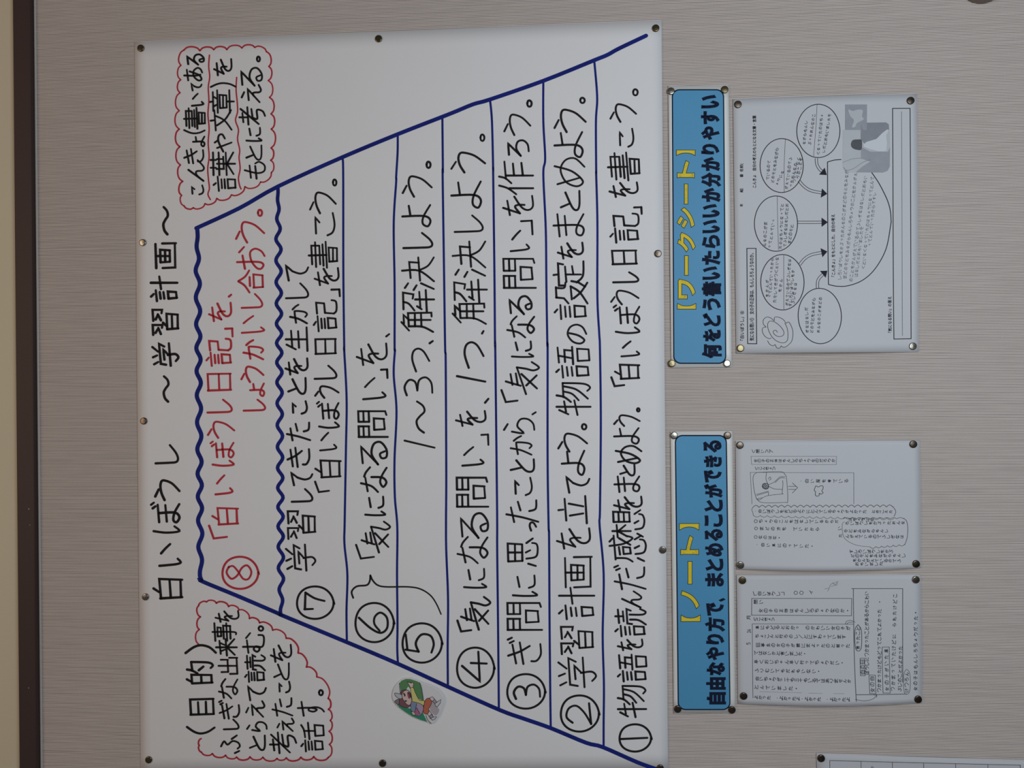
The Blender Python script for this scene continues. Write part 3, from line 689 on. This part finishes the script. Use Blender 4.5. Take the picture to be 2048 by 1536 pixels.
pen = Pen(ws, .0003)
pen.stroke(rl('Q', "220,345 313,345 316,1320 226,1318"), LW, closed=True, step=30)
pen.build('question_frame', PRINT)
pen = Pen(ws, .0003)
pen.stroke(rl('P', "1708,247 1888,245")+rl('Q', "1897,1268 1716,1272"), LW, closed=True, step=30)
pen.stroke(rl('P', "1800,278")+rl('Q', "1806,1238"), .6, step=30)
pen.build('answer_frame', PRINT)
pen = Pen(ws, .0003)
q = lambda r, X, Y: rp(r, X, Y)
printed(pen, TXT[0], q('Q', 150, 0)[0], q('Q', 190, 0)[0], q('Q', 0, 1312)[1], q('Q', 0, 980)[1])
printed(pen, TXT[1], q('Q', 245, 0)[0], q('Q', 290, 0)[0], q('Q', 0, 1290)[1], q('Q', 0, 372)[1])
for t, a, b in (('年', 1250, 1220), ('組', 1105, 1062), ('番', 950, 915), ('名前', 895, 820), ('(', 820, 785)):
    printed(pen, t, q('P', 148, 0)[0], q('P', 182, 0)[0], q('P', 0, a)[1], q('P', 0, b)[1])
printed(pen, TXT[3], q('P', 277, 0)[0], q('P', 315, 0)[0], q('P', 0, 1062)[1], q('P', 0, 318)[1])
printed(pen, TXT[4], q('P', 1080, 0)[0], q('P', 1118, 0)[0], q('Q', 0, 660)[1], q('Q', 0, -5)[1])
printed(pen, TXT[5], q('Q', 1655, 0)[0], q('Q', 1694, 0)[0], q('Q', 0, 1230)[1], q('Q', 0, 835)[1])
# flower doodle
pen = Pen(ws, .0003)
for s in ("525,1205 510,1185 485,1190 490,1220 530,1247 575,1240 590,1205 560,1150 500,1100 450,1090 428,1120 435,1180 470,1250 520,1295 580,1312 620,1290 630,1230 622,1160 600,1110",
          "412,1150 385,1120 385,1075 420,1048 460,1058 490,1085", "495,1085 498,1052 530,1048 580,1070 612,1110", "615,1112 640,1100 668,1150 680,1210 668,1290 630,1335 590,1358 560,1345",
          "412,1150 378,1160 375,1200 400,1245 440,1268 462,1262", "425,1290 445,1325 480,1342 500,1330 515,1362 545,1365 560,1342"):
    pen.stroke(smooth(rl('Q', s)), .9)
pen.build('flower_drawing', PRINT)
# grey picture
G1 = mat('grey_print_light', (0.47, 0.49, 0.52), .6, noise=.05, nscale=80); G2 = mat('grey_print_mid', (0.30, 0.315, 0.35), .6, noise=.12, nscale=90)
G3 = mat('grey_print_dark', (0.07, 0.075, 0.09), .6, noise=.2, nscale=120); G4 = mat('grey_print_white', (0.60, 0.62, 0.66), .6)
G5 = mat('grey_print_deep', (0.235, 0.245, 0.28), .6, noise=.1, nscale=90)
def flat(r, s, m, eps, name='picture_area', lb=None, sheet=ws, sm=False):
    pen = Pen(sheet, eps); pts = rl(r, s)
    if sm: pts = smooth(pts, closed=True, k=4)
    pen.poly(pts); return pen.build(name, m, lb)
flat('P', "1222,208 1445,208 1445,395 1640,390 1668,410 1672,440 1680,520 1678,840 1655,885 1610,902 1240,900 1205,870 1198,830 1200,470 1222,468", G1, .00030, 'picture_background')
flat('P', "1222,208 1445,208 1442,468 1222,468", G2, .00040, 'picture_area', 'small mid grey square')
flat('P', "1252,262 1300,275 1345,262 1400,268 1392,330 1410,360 1340,400 1325,435 1290,440 1310,370 1275,330", G1, .00050, 'butterfly_shape', 'pale butterfly blob', sm=True)
flat('P', "1382,395 1640,390 1668,410 1670,480 1560,560 1420,610 1380,560", G5, .00040, 'picture_area', 'deep grey area')
flat('P', "1382,640 1480,690 1660,690 1680,640 1678,840 1655,885 1610,902 1330,900 1400,840 1480,790 1385,760", G2, .00040, 'picture_area', 'mid grey seat shape')
flat('P', "1405,620 1440,590 1540,560 1600,500 1650,462 1672,470 1640,520 1650,600 1640,685 1560,688 1470,665 1410,640", G4, .00052, 'dress_shape', 'pale dress of the pictured girl')
flat('P', "1283,600 1300,572 1350,565 1390,575 1388,665 1340,670 1300,655 1282,630", G3, .00055, 'head_shape', 'dark hair of the pictured girl', sm=True)
pen = Pen(ws, .00052); pen.stroke(smooth(rl('P', "1200,800 1290,765 1380,755")), .7); pen.stroke(smooth(rl('P', "1205,850 1240,880 1310,860 1400,800 1480,770")), .8); pen.build('picture_lines', mat('grey_line', (.2, .21, .24), .6))
# pencil handwriting
SENT = "しろいぼうしをかぶったおんなのこがまどのそとをみながらもんしろちょうのことをかんがえているのでふしぎなはなしだとおもいましたそしてきがつくといなくなっていたのはちょうになってとんでいったからです"
def scrib(pen, a, b, size, k0, w=.75, vert=False, gap=1.12, text=None):
    """a line of small handwriting from a to b; glyphs are always upright for a reader of the sheet"""
    L = math.hypot(b[0]-a[0], b[1]-a[1]); n = max(1, int(L/(size*gap))) if not text else len(text)
    for i in range(n):
        ch = text[i] if text else SENT[(k0+i) % len(SENT)]
        if ch == ' ' or ch not in GL: continue
        t = (i+.5)/n; u = a[0]+(b[0]-a[0])*t; v = a[1]+(b[1]-a[1])*t
        s = size*RND.uniform(.8, 1.0); k = .62 if ch in 'っょゃゅ' else 1
        if ch == '。': k = .3
        if ch == '、' or ch == '・': k = .2
        s *= k
        hv = .5*min(s, L/n*.86 if not vert else s); hu = .5*min(s, L/n*.86 if vert else s)
        u += RND.uniform(-.35, .35)
        char(pen, ch, u-hu, u+hu, v-hv, v+hv, w, step=20)
S_ = lambda r, x0, y0, x1, y1: (rp(r, x0, y0), rp(r, x1, y1))
for r, lst in (('P', [(800, 620, 825, 370), (858, 625, 905, 300)]), ('P', [(945, 725, 985, 300), (1000, 705, 1065, 300)]),
               ('P', [(430, 980, 448, 775), (480, 1010, 530, 645), (520, 1035, 590, 880)]), ('P', [(622, 1075, 668, 740), (665, 1055, 720, 800), (700, 1010, 752, 740), (740, 970, 775, 745)]),
               ('P', [(400, 1660, 412, 1400), (450, 1680, 495, 1370)]), ('P', [(562, 1685, 582, 1215), (605, 1665, 632, 1215), (650, 1630, 680, 1430)]),
               ('Q', [(425, 850, 425, 660), (450, 855, 480, 440), (500, 905, 530, 430), (550, 800, 570, 650)]), ('Q', [(622, 935, 655, 450), (655, 945, 690, 560), (680, 920, 718, 690)]),
               ('Q', [(825, 1215, 820, 945), (868, 1215, 900, 850), (935, 1215, 965, 840)])):
    pen = Pen(ws, .0003)
    for i, (x0, y0, x1, y1) in enumerate(lst): scrib(pen, *S_(r, x0, y0, x1, y1), 7.0, i*23+x0, .85)
    pen.build('pencil_writing', PENCILD)
pen = Pen(ws, .0003)
for i, (x0, y0, x1, y1) in enumerate([(1160, 668, 1240, -455), (1215, 660, 1330, -430), (1275, 690, 1430, -400), (1330, 640, 1395, 120), (1405, 560, 1500, -390), (1470, 330, 1525, -230)]):
    scrib(pen, *S_('Q', x0, y0, x1, y1), 7.4, i*17, .75)
pen.build('pencil_writing', PENCIL, 'faint pencil lines in the answer box')

# ------------------------------------------------------------------ two notebook copies
n1 = Sheet('notebook_copy', [(1470.5, 881), (1838, 880), (1840.5, 1136), (1472.5, 1138)], COPY, base=0.0014, lift=(.001, .001, .0095, .0006), wave=.001, n=26, seed=7)
tag(n1.root, 'photocopied notebook page with a framed sketch of a girl, an arrow and scalloped bubbles', 'notebook page')
def lines(sheet, r, lst, size, m, name, w=.75, vert=True):
    for i, it in enumerate(lst):
        pen = Pen(sheet, .0003); tx = it[4] if len(it) > 4 else None
        scrib(pen, *S_(r, *it[:4]), size, i*19+5, w, vert=vert, text=tx)
        pen.build(name, m)
lines(n1, 'R', [(265, 215, 490, 215, '(問い)ア'), (285, 312, 1125, 310, '女の子の正体はもんしろちょうなのだろうか'), (300, 390, 515, 390, '(こんきょ)'),
    (745, 520, 1265, 518, '・白い服を着ている'), (285, 828, 1710, 832, '・白いぼうしをおどるようにとんでいるちょうがよかったねときこえた'),
    (285, 930, 1160, 932, '○ちょうのことをはなしているからだ'), (285, 1003, 965, 1010, '○まどの方を見ていたから'), (285, 1090, 570, 1098, '○なのはな。'),
    (295, 1168, 905, 1180, '・白い車にのっていた。'), (1250, 912, 1520, 915), (1220, 950, 1835, 945), (1205, 1028, 1665, 1028), (1215, 1082, 1825, 1088), (1145, 1000, 1185, 1000), (1150, 1075, 1190, 1075),
    (1250, 1232, 1710, 1235), (1260, 1275, 1840, 1278), (1280, 1318, 1790, 1332), (1300, 1355, 1600, 1360)], 7.8, PENCILD, 'pencil_writing', .9)
def rough(sheet, r, paths, w, m, name, lb=None, closed=False):
    pen = Pen(sheet, .0003)
    for s in paths: pen.stroke(smooth(rl(r, s)) if not s.startswith('!') else rl(r, s[1:]), w)
    return pen.build(name, m, lb)
rough(n1, 'R', ["!268,350 262,268 1135,268 1133,352 268,350"], .6, PENCIL, 'pencil_frame')
rough(n1, 'R', ["!255,432 1312,436", "!255,432 272,755", "!1312,436 1312,755"], .75, PENCIL, 'pencil_frame')
rough(n1, 'R', ["320,432 560,425 605,450 625,500 637,720 600,738 400,742 330,715 300,640 283,520 290,460 325,432",
                "420,432 415,500 432,545 440,570", "445,555 500,530 555,480 608,475", "445,575 500,600 585,605", "510,535 560,490 605,490", "585,515 588,560 580,640 590,650",
                "438,500 455,478 465,500 448,512", "315,658 380,640 440,622", "320,668 440,632", "440,632 440,668", "330,700 380,690 440,668 590,652", "315,700 350,712 380,690"], .8, PENCILD, 'girl_sketch')
rough(n1, 'R', ["378,575 385,552 410,545 436,555 438,590 410,602 385,590 378,570", "390,560 430,590", "385,575 420,600", "400,550 435,575"], 1.6, PENCILD, 'hair_shading')
rough(n1, 'R', ["!645,575 718,575", "!645,605 718,605", "!685,540 738,588 685,642"], .9, PENCILD, 'arrow_sketch')
rough(n1, 'R', ["915,590 925,570 950,580 975,568 998,575 995,605 985,620 998,640 975,655 960,645 955,670 925,672 918,645 922,630 908,615 915,590"], 1.1, PENCILD, 'blossom_sketch')
def bumps(a, b, n, h, r):
    out = []
    for i in range(n*4+1):
        t = i/(n*4); out.append((a[0]+(b[0]-a[0])*t, a[1]+(b[1]-a[1])*t - h*abs(math.sin(math.pi*t*n))))
    return [rp(r, *p) for p in out]
pen = Pen(n1, .0003)
pen.stroke(bumps((280, 790), (1710, 785), 22, 22, 'R'), 1.0); pen.stroke(smooth(rl('R', "1710,780 1740,830 1722,880")), .9)
pen.stroke(bumps((285, 870), (1720, 900), 20, -18, 'R'), .7); pen.stroke(smooth(rl('R', "280,790 270,815 280,840 285,870")), .7)
pen.build('pencil_bubble', PENCILD)
pen = Pen(n1, .0003)
pen.stroke(bumps((1200, 905), (1820, 905), 9, 12, 'R'), .8); pen.stroke(smooth(rl('R', "1820,900 1850,930 1862,1000 1855,1100 1830,1170")), .9)
pen.stroke(bumps((1830, 1165), (1470, 1190), 6, -16, 'R'), .8); pen.stroke(smooth(rl('R', "1470,1188 1330,1170 1230,1120 1195,1060 1192,960 1215,935")), .6)
pen.build('pencil_bubble', PENCILD)

n2 = Sheet('notebook_copy', [(1472.5, 1149.5), (1840, 1148.5), (1842.5, 1405), (1475.5, 1407)], COPY, base=0.0014, lift=(.001, .001, .0085, .0006), wave=.001, n=26, seed=9)
tag(n2.root, 'photocopied notebook page filled with dense pencil columns, ruled boxes and a circled word', 'notebook page')
lines(n2, 'S', [(280, 287, 610, 290, '「白いぼうし」'), (692, 280, 805, 280, '○○'), (840, 275, 915, 275, 'イ'), (285, 372, 390, 372, '問い'), (335, 462, 1275, 462, '女の子の正体はもんしろちょうなのか。'),
    (285, 548, 505, 550, '(こんきょ)'), (300, 632, 1278, 640, '車にもどるとおかっぱのかわいい女の子が'), (300, 722, 1235, 728, 'ちょこんと後ろのシートにすわっています'.replace('後', '行').replace('シ', 'し').replace('ト', 'と')),
    (310, 812, 1275, 820, '四年生の女の子が道にまよったのと言った'.replace('四', '目').replace('年', '事').replace('道', '読').replace('言', '話').replace('った', 'った')), (290, 893, 830, 900, 'ではないかと言いました。'), (290, 982, 1215, 990, '早くおじちゃん早く行ってちょうだい。'),
    (295, 1072, 975, 1075, 'ふりむいてもだれもいない。'), (300, 1155, 1275, 1172, '白いちょうが二十も三十もいるではありませんか'), (285, 1240, 745, 1248, 'とんでいました。'), (290, 1342, 1255, 1350, 'よかったね、よかったよ、よかったね、よかったよ')], 8.6, PENCILD, 'pencil_writing', 1.0)
lines(n2, 'S', [(1440, 1110, 1445, 262, 'ぼうしにつかまったことがあるからこわい'), (1562, 1288, 1578, 350, 'つかまったけどもどってこれてよかったね。'), (1642, 1285, 1642, 838, '女の子がいた車'), (1705, 1285, 1735, 280, 'つかまっていたけどにげられたけどこ'),
    (1775, 1285, 1790, 820, 'ぶじのことだよかった'), (1350, 860, 1355, 620, '言ったこと'), (1395, 1110, 1395, 955, '白の日'), (1490, 1290, 1490, 1120, '女の白'), (1850, 1300, 1850, 1080, 'けつろん'), (1940, 1285, 1945, 455, '女の子はもんしろちょうだった。'),
    (238, 560, 238, 510, '月'), (240, 690, 240, 650, '26'), (235, 812, 235, 785, '5')], 9.0, PENCILD, 'pencil_writing', 1.0, vert=False)
rough(n2, 'S', ["!270,338 1292,338 1288,515 268,508 270,338"], .95, PENCILD, 'pencil_frame')
rough(n2, 'S', ["!275,597 1305,600", "!275,597 280,1350"], .8, PENCILD, 'pencil_frame')
rough(n2, 'S', ["!1290,237 1812,237 1808,1190", "!1308,237 1312,800 1320,1370", "!1322,1305 1850,1310"], 1.1, PENCILD, 'pencil_frame')
rough(n2, 'S', ["!1372,945 1418,945 1420,1120 1372,1118 1372,945"], .9, PENCILD, 'pencil_frame')
rough(n2, 'S', ["!1460,1112 1525,1115 1525,1298 1462,1295 1460,1112"], .9, PENCILD, 'pencil_frame')
rough(n2, 'S', ["!1600,832 1672,832 1675,1295 1600,1293 1600,832"], .9, PENCILD, 'pencil_frame')
rough(n2, 'S', ["1355,605 1325,650 1320,760 1330,850 1358,872 1385,840 1392,730 1385,650 1355,605"], 1.1, PENCILD, 'pencil_ring')
rough(n2, 'S', ["1848,1058 1822,1100 1815,1200 1825,1295 1855,1312 1880,1280 1888,1180 1878,1090 1848,1058"], .9, PENCIL, 'pencil_ring')
rough(n2, 'S', ["1225,598 1240,570 1280,562 1325,580", "1240,602 1260,582 1300,582"], .8, PENCILD, 'pencil_arrow')
rough(n2, 'S', ["1310,1350 1400,1365 1490,1350 1530,1315", "1500,1310 1532,1312 1530,1335"], .8, PENCILD, 'pencil_arrow')
rough(n2, 'S', ["!350,1285 770,1287", "!840,1290 980,1292", "!1090,1292 1200,1294"], .4, PENCIL, 'pencil_rule')
rough(n2, 'S', ["1015,240 1060,230 1075,195 1110,180 1150,165 1120,200 1080,215", "1045,265 1060,235", "1095,175 1130,205 1145,185"], .6, PENCIL, 'erased_scribble', 'faint erased scribble')

# ------------------------------------------------------------------ ruled sheet, lower right of the photo
tb = Sheet('ruled_sheet', [(1632, 1505), (2075, 1520.5), (2083, 1705), (1638, 1700)], COPY, base=0.0014, lift=(.001, .001, .002, .001), n=16, seed=5)
tag(tb.root, 'white sheet with a ruled table, cut off by the photo edge below the notebook copies', 'sheet')
pen = Pen(tb, .0003)
pen.stroke(rl('T', "268,547 2010,589"), .9, step=30); pen.stroke(rl('T', "282,1300 2030,1340"), .9, step=30)
for X in (268, 552, 838, 1123, 1415, 1710, 2005): pen.stroke(rl('T', f"{X},{547+(X-268)*.0245:.0f} {X+8},{1300+(X-268)*.0245:.0f}"), .8, step=30)
pen.build('ruled_table', PRINT)
pen = Pen(tb, .0003); char(pen, '0', *[rp('T', 640, 0)[0], rp('T', 668, 0)[0]], rp('T', 0, 600)[1], rp('T', 0, 640)[1], .9); pen.build('pencil_writing', PENCILD)

# ------------------------------------------------------------------ cut-out picture magnet
def magnet():
    out = smooth(rl('V', "570,255 650,232 740,235 870,280 960,312 1180,390 1330,480 1415,600 1435,700 1400,830 1340,980 1260,1100 1190,1168 1090,1135 940,1090 780,1020 640,930 520,840 440,770 385,680 365,580 400,440 480,330"), closed=True, k=3)
    c = P(*rp('V', 900, 680)); root = empty('picture_magnet', *c)
    tag(root, 'small rounded cut-out magnet with a cartoon schoolchild on green, raising one arm', 'magnet')
    yb = -(poster.at(*c)+.0006)
    n = len(out); cu = sum(p[0] for p in out)/n; cv = sum(p[1] for p in out)/n
    vs = []; fs = []
    for sc_, y in ((0.985, yb), (1.0, yb-.0006), (1.0, yb-.0018), (0.985, yb-.0026), (0.955, yb-.0029)):
        for u, v in out:
            x, z = P(cu+(u-cu)*sc_, cv+(v-cv)*sc_); vs.append((x, y, z))
    for k in range(4):
        for i in range(n): fs.append((k*n+i, k*n+(i+1) % n, (k+1)*n+(i+1) % n, (k+1)*n+i))
    fs.append(tuple(range(4*n, 5*n))); fs.append(tuple(range(n))[::-1])
    mesh_obj('body', vs, fs, mat('laminated_white', (.72, .72, .73), .18, coat=.8), root)
    class Fl:                                # flat top of the magnet as a drawing surface
        pass
    f = Fl(); f.root = root; f.pt = lambda u, v, eps: (P(u, v)[0], yb-.0029-eps, P(u, v)[1])
    col = {}
    def area_(nm, s, c_, e, sm=True, lb=None, w=.9, ink=True):
        pen = Pen(f, .00005+.00008*e); pts = rl('V', s); pts = smooth(pts, closed=True, k=4) if sm else pts
        pen.poly(pts); pen.build(nm, mat('art_'+nm, c_, .35, coat=.3), lb)
        if ink:
            pen = Pen(f, .00005+.00008*e+.00004); pen.stroke(pts, w, closed=True); pen.build('ink_line', PRINT)
    def ink(s, w=.9, e=8):
        pen = Pen(f, .00005+.00008*e)
        for q in s: pen.stroke(smooth(rl('V', q)), w)
        pen.build('ink_line', PRINT)
    area_('green_ground', "560,285 650,248 740,250 870,292 930,320 965,400 1010,640 1000,700 860,620 700,400 600,560 550,520 525,330", (.10, .25, .10), 1, False, 'green area behind the raised arm', ink=False)
    area_('green_lower', "450,740 600,820 740,850 990,920 1090,1125 940,1078 780,1008 640,920 520,830", (.035, .26, .15), 1, False, 'green lower area', ink=False)
    area_('grey_hill', "1190,700 1290,820 1330,880 1300,960 1240,990 1140,860", (.45, .40, .43), 1, True, ink=False)
    area_('blouse', "745,430 800,420 850,540 930,680 1025,690 1010,790 940,760 800,720 775,640", (.66, .60, .22), 2, True, 'yellow blouse')
    area_('raised_hand', "680,300 720,315 745,325 790,318 812,345 795,415 745,425 715,370", (.72, .55, .45), 3, False)
    area_('hair', "525,600 560,500 620,470 700,480 745,560 760,760 690,830 600,820 520,770 515,690", (.20, .085, .10), 3, True, 'brown hair')
    area_('face', "575,560 620,490 700,480 750,560 765,700 735,775 680,770 620,700 585,640", (.68, .50, .46), 4, True, 'face of the drawn child')
    area_('mouth', "690,520 725,520 752,580 745,625 715,640 695,590", (.45, .10, .11), 5, True)
    area_('cap', "425,545 450,535 560,565 575,640 505,645 440,590", (.50, .51, .52), 4, True, 'pale cap')
    area_('cap_brim', "425,700 480,665 515,670 505,770 450,740", (.22, .20, .21), 4, True)
    area_('backpack', "760,740 800,712 930,745 1005,800 1000,900 945,990 860,985 770,900 752,820", (.42, .33, .45), 5, True, 'patchwork satchel')
    area_('satchel_blue', "768,750 800,720 870,740 860,800 825,905 775,880 760,820", (.20, .28, .42), 6, False, ink=False)
    area_('satchel_pink', "865,830 945,960 930,985 850,985 830,910", (.42, .14, .26), 6, False, ink=False)
    area_('sleeve', "760,905 830,925 850,985 790,975", (.66, .60, .42), 6, False)
    area_('shorts', "1090,640 1150,660 1175,740 1115,860 1125,900 1085,965 1010,930 1015,820 1040,700", (.52, .14, .08), 5, True, 'red shorts')
    area_('leg', "1130,635 1190,610 1235,655 1195,705 1160,680", (.70, .60, .58), 4, False)
    area_('leg', "1090,960 1130,890 1200,990 1150,1060", (.68, .62, .60), 4, False)
    area_('sock', "1195,700 1235,655 1280,715 1245,750", (.40, .33, .40), 5, False)
    area_('sock', "1130,1000 1175,965 1215,1020 1170,1050", (.40, .28, .36), 5, False)
    area_('shoe', "1240,750 1290,715 1365,665 1350,740 1290,815 1260,800", (.60, .60, .62), 6, False)
    area_('shoe', "1160,1045 1215,1020 1280,1015 1240,1065 1190,1088", (.60, .60, .62), 6, False)
    ink(["870,745 850,860 825,920 770,895", "870,830 945,960", "935,320 975,440 1010,680", "520,330 540,530", "610,560 645,568", "640,690 668,690", "1060,985 1100,1080 1170,1155", "700,310 770,330"], .9, 9)
    ink(["612,540 628,565 632,590", "640,690 655,698 662,690"], 2.2, 10)
    ink(["700,535 730,560 735,610"], 1.2, 10)
magnet()

# ------------------------------------------------------------------ thumbtacks
BR = [mat('tack_brass', (0.17, 0.135, 0.075), .28, 1.0, noise=.2, nscale=200), mat('tack_nickel', (0.28, 0.255, 0.22), .24, 1.0, noise=.1, nscale=200), mat('tack_dull', (0.12, 0.095, 0.075), .28, 1.0, noise=.2, nscale=200)]
PROF = [(1.0, 0.0), (1.0, .35), (.96, .62), (.90, .80), (.80, .90), (.62, .90), (.40, .95), (.18, .98), (0, 1.0)]
TK = [
 (281, 96, poster, 0, 'top left corner of the large poster'), (757, 77, poster, 0, 'middle of the top edge of the large poster'), (1311.5, 56, poster, 0, 'top right corner of the large poster'),
 (285, 485, poster, 1, 'left edge of the poster near the end of its heading'), (287, 842, poster, 2, 'left edge of the poster beside the gap in its heading'), (290.5, 1194, poster, 1, 'left edge of the poster near the start of its heading'),
 (297, 1520, poster, 0, 'bottom left corner of the large poster'), (765, 1527, poster, 2, 'bottom edge of the large poster, below the purpose cloud'), (1320.5, 1537, poster, 2, 'bottom right corner of the large poster'),
 (1316, 507, poster, 2, 'right edge of the large poster, beside the upper blue label'), (1325.5, 1100, poster, 1, 'right edge of the large poster, beside the lower blue label'),
 (1342, 182, lab1, 1, 'top left corner of the upper blue label'), (1449.5, 179, lab1, 0, 'top right corner of the upper blue label'), (1343.5, 727, lab1, 0, 'bottom left corner of the upper blue label'), (1454, 727, lab1, 1, 'bottom right corner of the upper blue label'),
 (1348, 871, lab2, 1, 'top left corner of the lower blue label'), (1455, 871, lab2, 2, 'top right corner of the lower blue label'), (1355.5, 1418.5, lab2, 2, 'bottom left corner of the lower blue label'), (1464, 1420, lab2, 2, 'bottom right corner of the lower blue label'),
 (1476, 208.5, ws, 2, 'top left corner of the printed worksheet'), (1821.5, 201, ws, 2, 'top right corner of the printed worksheet'), (1481, 696.5, ws, 0, 'bottom left corner of the printed worksheet'), (1826, 692.5, ws, 1, 'bottom right corner of the printed worksheet'),
 (1480, 890.5, n1, 2, 'top left corner of the notebook copy with the sketch'), (1827, 888.5, n1, 2, 'top right corner of the notebook copy with the sketch'), (1481, 1130.5, n1, 1, 'bottom left corner of the notebook copy with the sketch'), (1832.5, 1128, n1, 2, 'bottom right corner of the notebook copy with the sketch'),
 (1485, 1161, n2, 0, 'top left corner of the densely written notebook copy'), (1832, 1159.5, n2, 1, 'top right corner of the densely written notebook copy'), (1487.5, 1392.5, n2, 2, 'bottom left corner of the densely written notebook copy'), (1836.5, 1399, n2, 2, 'bottom right corner of the densely written notebook copy'),
 (1642.5, 1517, tb, 2, 'top left corner of the cut-off ruled sheet'),
]
for u, v, sh, k, where in TK:
    x, z = P(u, v); d = sh.at(x, z)+.0004
    x, z = P(u, v, -d-.001)
    root = empty('thumbtack', x, z, -d)
    tag(root, ('brass', 'shiny', 'dull')[k]+' round thumbtack at the '+where, 'thumbtack')
    r = 7.3*DIST/FPX
    disc_dome('head', x, -d, z, r, .0021, BR[k], root, PROF)
    disc_dome('pin', x, -d+.0055, z, .0005, .0055, STEEL, root, [(.1, 0), (1, .3), (1, 1.0)], seg=8)
    if (u, v) == (297, 1520): pass

# ------------------------------------------------------------------ brown thing at the very edge (upper right of the photo)
bx = P(1962, -38)
o = disc_dome('brown_stand_in', bx[0], -0.001, bx[1], 0.033, 0.050, mat('stand_in_brown', (.20, .15, .13), .6, noise=.2, nscale=20), None, [(1, 0), (1, .7), (.93, .88), (.75, .97), (0, 1)], 40)  # stand-in for an unidentified brown shape; the knob form is made up
tag(o, 'rounded stand-in for an unidentified brown shape, just cut by the top right edge of the photo', 'stand-in')
